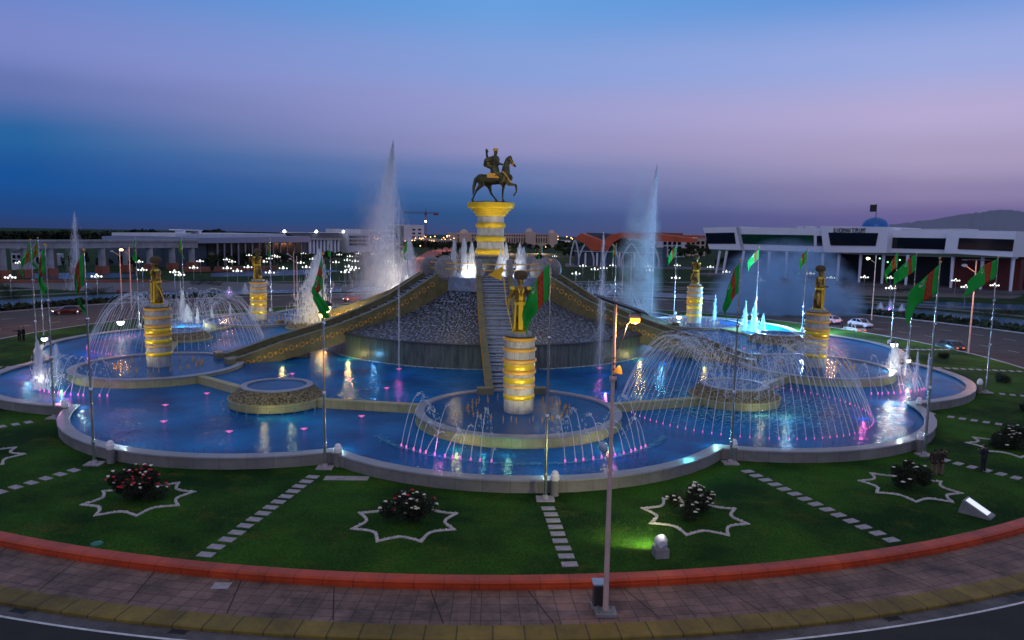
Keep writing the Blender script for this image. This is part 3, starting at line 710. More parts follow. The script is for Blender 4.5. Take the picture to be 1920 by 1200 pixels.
# hind legs: near one stretched back, far one under the belly
cap(hmb, hp(722, 400, -.28), hp(728, 432, -.3), .42, .30); cap(hmb, hp(728, 432, -.3), hp(690, 478, -.3), .27, .13); cap(hmb, hp(690, 478, -.3), hp(672, 520, -.3), .13, .085); cap(hmb, hp(672, 520, -.3), hp(662, 542, -.3), .085, .12); cap(hmb, hp(662, 543, -.3), hp(664, 552, -.3), .13, .14)
cap(hmb, hp(745, 405, .28), hp(785, 440, .3), .42, .28); cap(hmb, hp(785, 440, .3), hp(798, 492, .3), .24, .12); cap(hmb, hp(798, 492, .3), hp(826, 528, .3), .12, .08); cap(hmb, hp(826, 528, .3), hp(840, 545, .3), .09, .13)
# fore legs
cap(hmb, hp(896, 400, .25), hp(892, 440, .25), .34, .20); cap(hmb, hp(892, 440, .25), hp(886, 485, .25), .17, .11); cap(hmb, hp(886, 485, .25), hp(886, 530, .25), .11, .08); cap(hmb, hp(886, 530, .25), hp(892, 547, .25), .09, .14)
cap(hmb, hp(915, 405, -.25), hp(935, 425, -.25), .32, .22); cap(hmb, hp(935, 425, -.25), hp(984, 434, -.25), .18, .12); cap(hmb, hp(984, 434, -.25), hp(988, 480, -.25), .12, .08); cap(hmb, hp(988, 480, -.25), hp(972, 506, -.25), .08, .12)
hr = thing('horse_statue', 'dark bronze walking horse with raised foreleg on top of the central column', 'statue', (0, 0, 18.55), 0)
link('body', remesh(hmb, 'horse_body', dkbronze, .05, 3), hr)
mb = MB(); cap(mb, hp(706, 372), hp(684, 395), .16, .2); cap(mb, hp(684, 395), hp(672, 450), .2, .19); cap(mb, hp(672, 450), hp(664, 512), .19, .04); link('tail', remesh(mb, 'horse_tail', dkbronze, .05), hr)
mb = MB()
for i in range(9): f = i/8; cap(mb, hp(928-f*36, 226+f*100), hp(910-f*32, 244+f*100), .10, .12)
link('mane', remesh(mb, 'horse_mane', darkm, .05), hr)
mb = MB(); mb.tube([hp(x, y, s*.44+.0) for s, x, y in ((-1, 938, 408),)]+[hp(900, 352, -.57), hp(880, 335, -.5)], .10, 6); mb.tube([hp(938, 408, .3), hp(945, 395, 0), hp(938, 408, -.44)], .10, 6)
mb.tube([hp(968, 268, -.17), hp(950, 292, -.16), hp(962, 296, -.16)], .05, 5); mb.tube([hp(936, 240, -.27), hp(962, 280, -.17)], .045, 5); mb.tube([hp(962, 282, -.17), hp(925, 292, -.3), hp(880, 290, -.3)], .045, 5)
mb.build('harness', goldp, hr)
mb = MB(); mb.box(*hp(768, 384, -.66), *hp(862, 350, .66)); mb.build('saddle_cloth', goldp, hr)
FAT[0] = 1.42
rd = thing('rider_statue', 'dark bronze rider in tall hat and cape raising one hand on the horse', 'statue', (0, 0, 18.55), 0)
mb = MB()
cap(mb, hp(826, 338), hp(822, 300), .42, .36, 12); cap(mb, hp(822, 300), hp(826, 250), .34, .42, 12); cap(mb, hp(826, 236, -.3), hp(826, 236, .3), .22, .22); cap(mb, hp(826, 236), hp(828, 205), .16, .15)
mb.ball(hp(830, 196), (.24, .22, .28), 12, 8); cap(mb, hp(838, 197), hp(842, 199), .06, .04)
cap(mb, hp(815, 246, .36), hp(772, 250, .42), .18, .14); cap(mb, hp(772, 250, .42), hp(763, 206, .42), .13, .09); cap(mb, hp(763, 206, .42), hp(763, 190, .42), .09, .11)
for i, (dx, l) in enumerate([(-9, 17), (-4, 22), (1, 24), (6, 21)]): cap(mb, hp(763+dx*.7, 188, .42), hp(763+dx, 186-l*.7, .42), .045, .03)
cap(mb, hp(768, 196, .42), hp(777, 184, .42), .045, .03)
cap(mb, hp(836, 246, -.38), hp(852, 280, -.45), .18, .13); cap(mb, hp(852, 280, -.45), hp(882, 284, -.3), .13, .08)
for i in range(4): cap(mb, hp(882, 281+i*3, -.3), hp(889, 284+i*3, -.24), .04, .03)
for sy in (-1, 1):
    cap(mb, hp(828, 345, .3*sy), hp(872, 368, .58*sy), .28, .19); cap(mb, hp(872, 368, .58*sy), hp(866, 418, .62*sy), .17, .10); cap(mb, hp(866, 420, .62*sy), hp(884, 430, .62*sy), .11, .08)
link('body', remesh(mb, 'rider_body', dkbronze, .04, 3), rd)
mb = MB(); cap(mb, hp(812, 244), hp(770, 262), .30, .34); cap(mb, hp(770, 262), hp(756, 286), .32, .22); cap(mb, hp(800, 300), hp(760, 288), .28, .2); link('cape', remesh(mb, 'rider_cape', dkbronze, .06), rd)
MB().lathe([(.27, 0), (.34, .06), (.35, .26), (.26, .36), (.02, .38)], 20).build('hat', goldp, rd, hp(829, 188), smooth=True)
MB().lathe([(.37, -.05), (.41, 0), (.37, .05)], 20, cap=False).build('belt', goldp, rd, hp(822, 296), smooth=True)
mb = MB(); mb.lathe([(.46, 0), (.60, -.3), (.70, -.72), (.66, -.74), (.4, -.1)], 22, cap=False); mb.build('robe_skirt', dkbronze, rd, hp(830, 330), smooth=True)
MB().lathe([(.67, -.64), (.72, -.70), (.71, -.78)], 22, cap=False).build('hem', goldp, rd, hp(830, 330), smooth=True)

FAT[0] = 1.0
# ---- standing statues
def robed(variant):
    mb = MB()
    cap(mb, (-.28, 0, .15), (-.24, 0, 1.2), .17, .24); cap(mb, (.28, 0, .15), (.24, 0, 1.2), .17, .24)
    cap(mb, (-.28, -.05, .1), (-.28, -.30, .08), .12, .08); cap(mb, (.28, -.05, .1), (.28, -.30, .08), .12, .08)
    cap(mb, (0, .02, .55), (0, 0, 2.0), .50, .42, 14); cap(mb, (-.12, .1, .32), (0, .06, 1.5), .50, .46, 14); cap(mb, (.12, .1, .32), (0, .06, 1.5), .50, .46, 14); cap(mb, (0, 0, 2.0), (0, 0, 3.05), .40, .46, 14); cap(mb, (-.42, 0, 3.18), (.42, 0, 3.18), .24, .24)
    cap(mb, (0, 0, 3.2), (0, -.03, 3.62), .16, .15); mb.ball((0, -.04, 3.82), (.26, .28, .34), 14, 10); cap(mb, (0, -.3, 3.80), (0, -.36, 3.74), .05, .05); cap(mb, (0, -.22, 3.52), (0, -.2, 3.50), .10, .08)
    for sx_ in (-1, 1): mb.ball((.27*sx_, -.02, 3.8), (.04, .06, .1), 8, 6)
    def hand(p, d, th):
        p = Vector(p); d = Vector(d).normalized(); side = d.cross(Vector((0, 1, 0.2))).normalized(); cap(mb, p, p+d*.14, .10, .10)
        for i in range(4): q_ = p+d*.16+side*(-.09+.06*i); cap(mb, q_, q_+d*(.10+.03*(i in (1, 2)))+Vector((0, -.04, 0)), .034, .028, 7)
        cap(mb, p+side*th*.08, p+side*th*.17+d*.1, .035, .028, 7)
    if variant == 0:      # lance in its right hand, left hand on the hip
        cap(mb, (-.56, 0, 3.14), (-.80, .02, 2.5), .2, .16); cap(mb, (-.80, .02, 2.5), (-.92, -.22, 2.05), .15, .11); hand((-.92, -.24, 2.02), (-.1, -.4, -.3), 1)
        cap(mb, (.56, 0, 3.14), (.80, .08, 2.5), .2, .16); cap(mb, (.80, .08, 2.5), (.72, -.22, 1.85), .15, .11); hand((.72, -.24, 1.82), (-.1, -.2, -1), -1)
    elif variant == 1:    # hands joined before the belly
        for s in (-1, 1): cap(mb, (.56*s, 0, 3.14), (.74*s, -.02, 2.45), .2, .16); cap(mb, (.74*s, -.02, 2.45), (.2*s, -.46, 2.12), .15, .10); hand((.18*s, -.47, 2.12), (-s, -.1, -.1), s)
    elif variant == 2:    # one arm forward, holding a shield
        cap(mb, (-.56, 0, 3.14), (-.74, -.1, 2.5), .2, .16); cap(mb, (-.74, -.1, 2.5), (-.55, -.6, 2.4), .15, .11); hand((-.55, -.62, 2.4), (0, -1, 0), 1)
        cap(mb, (.56, 0, 3.14), (.82, 0, 2.55), .2, .16); cap(mb, (.82, 0, 2.55), (.86, -.3, 2.1), .15, .11); hand((.86, -.32, 2.06), (0, -.4, -1), -1)
    else:                 # arm bent out sideways
        cap(mb, (-.56, 0, 3.14), (-.9, 0, 2.65), .2, .16); cap(mb, (-.9, 0, 2.65), (-.6, -.35, 2.3), .15, .11); hand((-.58, -.37, 2.3), (1, -.2, 0), 1)
        cap(mb, (.56, 0, 3.14), (.98, -.1, 2.75), .2, .16); cap(mb, (.98, -.1, 2.75), (1.1, -.4, 3.1), .15, .11); hand((1.1, -.42, 3.12), (0, -.2, 1), -1)
    return remesh(mb, 'figure_%s' % 'abcd'[variant], bronze, .035, 3)
SP = {0: (0, 'bronze and gold robed statue holding a lance with a yellow pennant, front column'), -4: (1, 'bronze and gold robed statue facing left on the left column'),
      4: (2, 'bronze and gold robed statue in profile facing right with bow, right column'), -8: (3, 'bronze and gold robed statue with round shield on the rear left column'), 8: (1, 'bronze and gold robed statue seen from behind on the rear right column')}
for k, (v, lab) in SP.items():
    P = pol(38.6, k, cz(641)+.34); t = thing('standing_statue', lab, 'statue', P, ang(k), 'robed statues on the outer columns')
    me = bpy.data.meshes.get('figure_%s' % 'abcd'[v]) or robed(v)
    link('figure', me, t)
    MB().lathe([(.27, 3.90), (.46, 3.98), (.53, 4.2), (.47, 4.42), (.3, 4.56), (.02, 4.6)], 24, c=(0, .02, 0)).build('fur_hat', mat('fur_bronze', (.11, .075, .035), .9, var=.5, vs=8, bump=1, bs=14), t, smooth=True)
    mb = MB(); mb.box(-.17, -.535, .18, .17, -.40, 2.3); mb.box(-.15, -.44, 2.38, .15, -.38, 2.95, taper=.02); mb.build('robe_front', gold, t)
    mb = MB()
    for s in (-1, 1):
        mb.tube([(.45*s, -.34, .12), (.40*s, -.30, 1.1), (.36*s, -.27, 2.2)], [.10, .08, .06], 8); mb.tube([(.10*s, -.46, 2.9), (.2*s, -.40, 3.2), (.12*s, -.12, 3.38)], .045, 6)
    mb.build('robe_border', gold, t)
    for s in (-1, 1): MB().ball((.60*s, -.04, 3.26), (.24, .25, .14), 12, 8).build('epaulette', gold, t, smooth=True)
    MB().lathe([(.43, 2.02), (.47, 2.07), (.47, 2.2), (.43, 2.25)], 24, cap=False).build('sash', gold, t, smooth=True)
    MB().lathe([(.62, -.04), (.62, .08), (.5, .1)], 24).build('base', gold, t)
    if v == 0:
        mb = MB(); mb.tube([(-.55, -.42, 0), (-1.06, -.34, 2.1), (-1.42, -.28, 4.95)], .035, 8); mb.build('lance', gold, t)
        mb = MB(); b = 0
        for i in range(9):
            f = i/8; x = -1.40-f*1.05; hh = .52*(1-f)+.02; zc = 4.35-.12*f; y = -.28+.06*S(f*8); mb.v += [(x, y, zc-hh), (x, y, zc+hh)]
            mb.v += [(x, y+.02, zc-hh), (x, y+.02, zc+hh)]
        for i in range(8):
            a = i*4; mb.face([a, a+4, a+5, a+1]); mb.face([a+2, a+3, a+7, a+6]); mb.face([a+1, a+5, a+7, a+3]); mb.face([a, a+2, a+6, a+4])
        mb.build('pennant', mat('yellow_pennant', (.85, .48, .02), .6), t)
    if v == 3: MB().lathe([(.42, 0), (.40, .08), (.2, .14), (.02, .18)], 28).build('shield', gold, t, (-.1, -.75, 2.35), rot=(PI/2, 0, 0), smooth=True)
    if k == 4:
        mb = MB(); mb.tube([(.9, -.42+.22*(f/4-1)**2*-1+.2, 1.0+f*.4) for f in range(9)], .035, 6); mb.tube([(.9, -.42, 1.0), (.9, -.42, 4.2)], .012, 4); mb.build('bow', gold, t)
    if v == 1:
        mb = MB(); mb.tube([(.5, -.1, 1.9), (.62, .25, 1.25), (.66, .38, .7)], [.04, .06, .03], 8); mb.build('sword', gold, t)

ORD = ['first', 'second', 'third', 'fourth', 'fifth', 'sixth', 'seventh', 'eighth', 'ninth', 'tenth', 'eleventh', 'twelfth', 'thirteenth', 'fourteenth', 'fifteenth', 'sixteenth', 'seventeenth', 'eighteenth', 'nineteenth', 'twentieth']
ORD += ['twenty-'+w for w in ORD[:9]]+['thirtieth']+['thirty-'+w for w in ORD[:9]]+['fortieth']
# ================================================================== FLAGS, PATHS, STARS
def side_word(k):
    if k == 0: return 'the front flagpole'
    n = {1: 'first', 2: 'second', 3: 'third', 4: 'fourth', 5: 'fifth', 6: 'sixth', 7: 'seventh', 8: 'eighth', 9: 'ninth', 10: 'tenth', 11: 'eleventh'}[abs(k)]
    return f"the {n} flagpole {'right' if k > 0 else 'left'} of the front one"
PK = [k for k in range(-11, 12) if k != -4]
pole0 = None
for k in PK:
    P = pol(54.15 if k % 2 == 0 else 49.85, k)
    lab = f'tall slim steel pole, {side_word(k)}'
    if pole0 is None:
        t = thing('flagpole', lab, 'flagpole', P, 0, 'flagpoles round the fountain wall')
        mb = MB(); mb.tube([(0, 0, 0), (0, 0, 4.6)], [.095, .085], 10); mb.tube([(0, 0, 4.6), (0, 0, 9)], [.072, .062], 10); mb.tube([(0, 0, 9), (0, 0, 13.1)], [.05, .035], 10)
        for z in (1.4, 4.6, 9.0): mb.lathe([(.1, z-.1), (.12, z), (.1, z+.1)], 12)
        mb.build('pole', steel, t, smooth=True)
        MB().ball((0, 0, 13.17), .09, 10, 8).build('finial', goldp, t, smooth=True)
        MB().box(-.5, -.4, -.04, .5, .4, .08).lathe([(.2, .08), (.2, .14), (.11, .3)], 12).build('base_plate', slab, t)
        MB().ball((0, 0, 4.75), .11, 10, 8).build('collar_bulb', mat('bulb_glass', (.8, .8, .82), .2), t, smooth=True)
        pole0 = t
    else: dup(pole0, P, 0, lab)
# flag cloth with a real carpet stripe, crescent and stars drawn from UV
fm = bpy.data.materials.new('flag_cloth'); fm.use_nodes = True; nt = fm.node_tree; L = nt.links; B = nt.nodes['Principled BSDF']; B.inputs['Roughness'].default_value = .8
tc_ = nt.nodes.new('ShaderNodeTexCoord'); sp_ = nt.nodes.new('ShaderNodeSeparateXYZ'); L.new(tc_.outputs['UV'], sp_.inputs[0])
def fmath(op, a, b=None):
    n = nt.nodes.new('ShaderNodeMath'); n.operation = op
    for i, v in enumerate((a, b)):
        if v is None: continue
        if isinstance(v, (int, float)): n.inputs[i].default_value = v
        else: L.new(v, n.inputs[i])
    return n.outputs[0]
U, V = sp_.outputs[0], sp_.outputs[1]
stripe = fmath('MULTIPLY', fmath('GREATER_THAN', U, .15), fmath('LESS_THAN', U, .34))
def disc(cx_, cy_, r_): return fmath('LESS_THAN', fmath('ADD', fmath('POWER', fmath('MULTIPLY', fmath('SUBTRACT', U, cx_), 1.5), 2), fmath('POWER', fmath('SUBTRACT', V, cy_), 2)), r_*r_)
moon = fmath('MULTIPLY', disc(.45, .80, .10), fmath('SUBTRACT', 1, disc(.435, .83, .09)))
stars = moon
for (a, b_) in ((.41, .88), (.44, .93), (.47, .90), (.42, .83), (.455, .86)): stars = fmath('MAXIMUM', stars, disc(a, b_, .018))
gul = None
for v_ in (.1, .3, .5, .7, .9):
    d_ = fmath('MULTIPLY', disc(.245, v_, .085), fmath('SUBTRACT', 1, disc(.245, v_, .045))); gul = d_ if gul is None else fmath('MAXIMUM', gul, d_)
def cmix(f, a, b_):
    n = nt.nodes.new('ShaderNodeMix'); n.data_type = 'RGBA'; L.new(f, n.inputs['Factor'])
    for s_, v in (('A', a), ('B', b_)):
        if isinstance(v, tuple): n.inputs[s_].default_value = (*v, 1)
        else: L.new(v, n.inputs[s_])
    return n.outputs['Result']
c_ = cmix(stripe, (.02, .50, .07), (.50, .05, .02)); c_ = cmix(fmath('MULTIPLY', gul, stripe), c_, (.56, .14, .05)); c_ = cmix(stars, c_, (.8, .8, .8)); L.new(c_, B.inputs['Base Color'])
B.inputs['Transmission Weight'].default_value = 0
tr_ = nt.nodes.new('ShaderNodeBsdfTranslucent'); L.new(c_, tr_.inputs[0]); ms = nt.nodes.new('ShaderNodeMixShader'); ms.inputs[0].default_value = .35
L.new(B.outputs[0], ms.inputs[1]); L.new(tr_.outputs[0], ms.inputs[2]); L.new(ms.outputs[0], nt.nodes['Material Output'].inputs[0])
def flag(k, wind, droop, fly, label, hoist=1.9, zt=13.0):
    """wind: heading of the fly in plan (radians, 0 = +x); droop: angle below level; """
    P = pol(54.15 if k % 2 == 0 else 49.85, k); mb = MB(); nu, nv = 22, 10; rg = random.Random(k*7+1)
    dx, dy = C(wind), S(wind); ph = rg.uniform(0, 6); tight = max(0, math.degrees(droop)-45)/45
    for i in range(nu+1):
        for j in range(nv+1):
            u, v = i/nu, j/nv
            dl = fly*u; dr_ = droop*(.75+.4*u)
            gather = 1-(.55*tight+.12)*u
            x = dl*C(dr_); z = -dl*S(dr_)-hoist*v*gather*(1 if tight < .3 else 1-.2*u)
            w = ((.19+.14*u)*S(5.2*u*fly/3-ph+v*1.6)+.07*S(13*u-ph*2+v*4))*min(1, u*4); w += tight*.22*S(v*11+ph+u*2)*min(1, u*3)
            x += .12*S(v*4+ph)*u
            mb.v.append((x*dx-w*dy, x*dy+w*dx, z))
    for i in range(nu):
        for j in range(nv):
            a = i*(nv+1)+j; mb.face([a, a+nv+1, a+nv+2, a+1], [(i/nu, 1-j/nv), ((i+1)/nu, 1-j/nv), ((i+1)/nu, 1-(j+1)/nv), (i/nu, 1-(j+1)/nv)])
    me = mb.mesh('flag', fm, True); o = link('flag', me, None, (P.x+.06*dx, P.y+.06*dy, zt)); so = o.modifiers.new('thick', 'SOLIDIFY'); so.thickness = .015
    tag(o, label, 'flag', 'green flags with a red carpet stripe'); return o
W = PI*1.0
FL = {0: (W+.12, .98, 3.6), -1: (W+1.1, 1.42, 3.9), 1: (W+.1, 1.16, 3.7), 2: (W, .78, 3.9), 3: (W+.1, .86, 4.0), 4: (W-.05, .60, 4.4), 5: (W, .66, 3.9), 6: (W, 1.0, 3.8), 7: (W, 1.05, 3.6), 8: (W, .85, 3.6), 9: (W, .9, 3.6), 10: (W, 1.2, 3.4),
      11: (W, 1.2, 3.6), -11: (W, 1.25, 3.6), -10: (W, 1.4, 3.2), -9: (W, 1.4, 3.4), -8: (W, 1.45, 3.2), -7: (W, 1.45, 3.2), -6: (W, 1.25, 3.6), -5: (W, 1.1, 3.7), -3: (W+.5, 1.36, 3.9), -2: (W+.5, 1.36, 3.9)}
for k, (w_, d_, f_) in FL.items():
    if k == 3: continue
    f_ *= .80
    how = 'hanging limp' if d_ > 1.3 else ('drooping' if d_ > 1 else 'blowing left')
    flag(k, w_, d_, f_, f'green and red flag {how}, on {side_word(k)}')
# capped bollards that house a light, on the wall beside each pole
boll0 = None; whitecap = mat('white_cap', (.92, .88, .90), .6, var=.1, vs=3)
for k in PK:
    P = pol(53.5 if k % 2 == 0 else 49.3, k, 0, .62 if k < 3 else -.62)
    lab = f'white capped light post beside {side_word(k)}'
    if boll0 is None:
        t = thing('light_post', lab, 'post', P, ang(k), 'light posts on the basin wall')
        MB().lathe([(.24, -.05), (.24, .84), (.20, .88)], 18).build('post', stone, t, smooth=True)
        MB().lathe([(.20, .86), (.25, .94), (.25, 1.18), (.19, 1.24), (.19, 1.34), (.1, 1.42), (.02, 1.44)], 14).build('cap', whitecap, t, smooth=True)
        boll0 = t
    else: dup(boll0, P, ang(k), lab)
# stepping stones
st0 = None
for k in range(-5, 7):
    r_ = 55.5 if k % 2 == 0 else 51.6; i = 0
    while r_ < 62.7:
        P = pol(r_, k, .0, random.uniform(-.03, .03)); rot = ang(k)+random.uniform(-.03, .03)
        lab = f"{ORD[i]} slab from the basin, below {side_word(k)}"
        if st0 is None:
            mb = MB(); mb.box(-.37, -.24, -.03, .37, .24, .035, taper=.015); st0 = tag(mb.build('stepping_stone', slab, None, P, rot), lab, 'paving slab'); o = st0
        else: o = dup(st0, P, rot, lab)
        o['group'] = f'stepping stones of the path below {side_word(k)}'; r_ += .84; i += 1
# eight pointed stars of white pebbles with rose bushes
def star_pts(r, n=8):
    P = []
    for i in range(8):
        a = 2*PI*i/8+PI/8
        for f in range(6):
            t = f/6; a2 = a+2*PI/8*t; inn = r*(1-.27*S(PI*t)**.8); P.append((inn*C(a2), inn*S(a2)))
    return P
star0 = None
SIDE = lambda k: ('right' if k > 0 else 'left')
blm = bmesh.new()
petal_w, petal_r = mat('white_rose', (.88, .84, .70), .7), mat('red_rose', (.62, .02, .05), .7)
def blossom_mesh(name, m):
    mb = MB()
    for i in range(7):
        a = i*2.4; rr_ = .02+.012*i; mb.ball((rr_*C(a), rr_*S(a), .03-.004*i), (.04, .04, .035), 6, 4)
    return mb.mesh(name, m, True)
bw_, br_ = blossom_mesh('blossom_white', petal_w), blossom_mesh('blossom_red', petal_r)
def bush_mesh(r, h, n, seed):
    rg = random.Random(seed); mb = MB(); cl = [(rg.uniform(-.72, .72)*r, rg.uniform(-.6, .6)*r, rg.uniform(.22, .80)*h, rg.uniform(.22, .46)*r) for _ in range(10)]
    for i in range(n):
        x, y, z, q_ = rg.choice(cl); v = Vector((rg.gauss(0, 1), rg.gauss(0, 1), rg.gauss(0, 1))).normalized()*q_*rg.uniform(.4, 1.1); c = Vector((x, y, max(.05, z)))+v
        if c.z < .02: c.z = rg.uniform(.02, .3)
        s_ = rg.uniform(.035, .075); qq = Quaternion((rg.gauss(0, 1), rg.gauss(0, 1), rg.gauss(0, 1), rg.gauss(0, 1))).normalized(); b = len(mb.v)
        for dx, dy in ((-s_, 0), (0, -s_*.55), (s_, 0), (0, s_*.55)): mb.v.append(tuple(c+qq @ Vector((dx, dy, 0))))
        mb.face([b, b+1, b+2, b+3])
    for i in range(14):
        a = rg.uniform(0, 6.28); mb.tube([(0, 0, 0), (C(a)*r*.4, S(a)*r*.4, h*.5), (C(a)*r*.8, S(a)*r*.8, h*rg.uniform(.6, 1))], [.02, .015, .006], 4)
    return mb.mesh('foliage', leafd), cl
BUSH = {-1.5: (1.5, 1.65, 22, 48, 'red and white'), -.5: (1.5, 1.75, 46, 14, 'mostly white'), .5: (1.3, 1.6, 70, 0, 'white'), 1.5: (1.3, 1.45, 14, 0, 'sparse pale'), 2.5: (1.45, 1.6, 24, 0, 'pale'), -2.5: (1.2, 1.4, 4, 2, 'few pale'), 3.5: (1.1, .9, 0, 0, ''), 4.5: (1.1, .9, 0, 0, ''), 5.5: (.9, .8, 0, 0, '')}
PLACE = {-2.5: 'at the left edge of the lawn', -1.5: 'in the left front of the lawn', -.5: 'just left of the centre path', .5: 'just right of the tall lamp post', 1.5: 'near the white information panel', 2.5: 'by the man in the dark suit', 3.5: 'at the right edge beside the right statue lobe', 4.5: 'on the far right lawn behind the flagpole', 5.5: 'between the basin and the dark car'}
for k, (r_, h_, nw, nr, colr) in BUSH.items():
    rb_ = 57.4 if k < 2 else 57; P = pol(rb_, k, .0)
    if k < 3:
        mb = MB(); sp0 = star_pts(2.7); mb.sweep(sp0, [(-.085, -.02), (-.07, .05), (.07, .05), (.085, -.02)])
        rg = random.Random(int(k*10)); 
        for i in range(len(sp0)):
            a, b_ = Vector(sp0[i]), Vector(sp0[(i+1) % len(sp0)])
            for f in range(5):
                c = a.lerp(b_, f/5)+Vector((rg.uniform(-.06, .06), rg.uniform(-.06, .06))); s_ = rg.uniform(.035, .07); mb.ball((c.x, c.y, .05), (s_, s_, s_*.7), 6, 4)
        tag(mb.build('star_border', pebble, None, P, ang(k)+PI/8), f'eight pointed star outline of white pebbles {PLACE[k]}', 'garden border', 'star shaped pebble borders in the lawn')
    fo, cl = bush_mesh(r_, h_, 9500 if k < 3 else 1800, int(k*4)+31)
    lab = f'dark rose bush with {colr} blossoms {PLACE[k]}' if colr else f'low dark shrub without flowers {PLACE[k]}'
    t = thing('rose_bush' if colr else 'shrub', lab, 'bush', P, ang(k), 'rose bushes and shrubs in the round lawn'); link('foliage', fo, t)
    rg = random.Random(int(k*8)+3)
    for i in range(nw+nr):
        x, y, z, q_ = rg.choice(cl); red = i >= nw; v = Vector((rg.gauss(.0 if not red else .5, .8), rg.gauss(-.35, .8), abs(rg.gauss(.4, .6)))).normalized()*q_*1.08
        o = link('blossom', br_ if red else bw_, t, (x+v.x, y+v.y, max(.15, z+v.z))); s_ = rg.uniform(.6, 1.15); o.scale = (s_,)*3
mb = MB(); rg = random.Random(55)
for i in range(52000):
    a = ang(rg.uniform(-3.2, 3.4))-PI/2; r_ = 54.2+8.8*rg.random()**.7; x, y = r_*C(a), r_*S(a); h_ = rg.uniform(.03, .085); w_ = rg.uniform(.008, .02); t_ = rg.uniform(0, PI); b = len(mb.v)
    mb.v += [(x-w_*C(t_), y-w_*S(t_), 0), (x+w_*C(t_), y+w_*S(t_), 0), (x+rg.gauss(0, .025), y+rg.gauss(0, .025), h_)]; mb.face([b, b+1, b+2])
tag(mb.build('grass', mat('grass_blade', (.025, .085, .010), .8, var=.6, vs=.5, col2=(.07, .14, .02))), 'short grass blades standing on the near lawn', 'grass', kind='stuff')
# small things on the lawn
p = at(182, 1020, .0); tag(MB().lathe([(.28, 0), (.26, .05), (.1, .07)], 20).build('valve_cover', mat('green_plastic', (.01, .16, .10), .5), None, p), 'small green round valve cover in the grass by the red edging', 'cover')
p = at(650, 897, .0); mb = MB(); mb.box(-1.3, -.35, -.02, 1.3, .35, .03); mb.box(-.75, -.2, .03, -.1, .25, .06); tag(mb.build('paved_pad', slab, None, p, ang(-.8)+.25), 'flat paved pad with green hatch below the second left light post', 'pad')
# flood light box, lit
p = at(1238, 1043, 0); t = thing('floodlight', 'lit white round floodlight on a stone box in the lawn right of the lamp post', 'floodlight', p, ang(.2))
MB().box(-.32, -.3, -.02, .32, .3, .42).build('plinth', greystone, t)
mb = MB(); mb.box(-.08, -.05, .42, .08, .05, .52); mb.box(-.3, -.02, .5, -.26, .04, .8); mb.box(.26, -.02, .5, .3, .04, .8); mb.build('bracket', white, t)
o = MB().lathe([(.02, -.22), (.18, -.2), (.26, -.08), (.29, .08), (.28, .12)], 24).build('housing', white, t, (0, 0, .74), rot=(R(-68), 0, 0), smooth=True)
o = MB().lathe([(.02, .13), (.26, .125)], 24, cap=False).build('lens', mat('lit_lens', (1, 1, .8), .3, emit=(1, 1, .55), es=9), t, (0, 0, .74), rot=(R(-68), 0, 0))
lamp('SPOT', p+Vector((-.12, .62, .95)), 520, (1, .98, .38), .1, p+Vector((-.9, 2.6, 0)), 120, .9); lamp('POINT', p+Vector((0, -.1, 1.25)), 5, (1, 1, .8), .1)
# white sloping information panel
p = at(1822, 962, 0); t = thing('information_panel', 'white tilted information panel on the lawn by the red edging, right side', 'sign', p, ang(1.15)+.35)
mb = MB(); b = 0; mb.v += [(-.45, -1.0, 0), (.45, -1.0, 0), (.45, .55, 0), (-.45, .55, 0), (-.45, -1.0, .08), (.45, -1.0, .08), (.45, .35, .75), (-.45, .35, .75)]
for f in ((3, 2, 1, 0), (4, 5, 6, 7), (0, 1, 5, 4), (1, 2, 6, 5), (2, 3, 7, 6), (3, 0, 4, 7)): mb.face(list(f))
mb.build('stand', greystone, t)
mb = MB(); mb.v += [(-.3, -.8, .20), (.3, -.8, .20), (.3, .25, .73), (-.3, .25, .73), (-.3, -.8, .17), (.3, -.8, .17), (.3, .25, .70), (-.3, .25, .70)]
for f in ((0, 1, 2, 3), (7, 6, 5, 4), (0, 4, 5, 1), (1, 5, 6, 2), (2, 6, 7, 3), (3, 7, 4, 0)): mb.face(list(f))
mb.build('panel', mat('lit_panel', (.85, .9, .95), .4, emit=(.9, .97, 1), es=.55), t)

# ================================================================== WATER JETS
rgj = random.Random(21)
def jet_mesh(p0, vx, vz, t1, r0, name='water_jet', m=spray, drops=16, broke=.55):
    """ballistic stream from p0 in local x; vx, vz metres per second"""
    mb = MB(); n = 16; pts, rad = [], []
    for i in range(n+1):
        t = t1*broke*i/n; pts.append((p0[0]+vx*t, p0[1], p0[2]+vz*t-4.9*t*t)); rad.append(r0*(1-.55*i/n)*rgj.uniform(.75, 1.2))
    mb.tube(pts, rad, 5)
    for i in range(drops*3):
        f = broke*.8+(1-broke*.8)*rgj.random()**.9; t = t1*f; s_ = rgj.uniform(.35, .9)*r0; sp = .02+.13*f*f
        c = (p0[0]+vx*t+rgj.gauss(0, sp), p0[1]+rgj.gauss(0, sp), p0[2]+vz*t-4.9*t*t+rgj.gauss(0, sp))
        vz2 = vz-9.8*t; d = Vector((vx, 0, vz2)).normalized()*s_*rgj.uniform(2, 6); mb.tube([tuple(Vector(c)-d), tuple(Vector(c)+d)], [s_, s_*.6], 4)
    return mb.mesh(name, m, True)
pinkglow = mat('pink_lamp', (.8, .1, .5), .4, emit=(1, .2, .70), es=.7)
jetm = [jet_mesh((0, 0, 0), 3.9, 10.6, 2.15, .024, drops=26, broke=.5) for _ in range(7)]
noz = MB().lathe([(.06, -.3), (.06, -.02), (.04, .07), (.02, .09)], 8).mesh('nozzle', pinkglow, True)
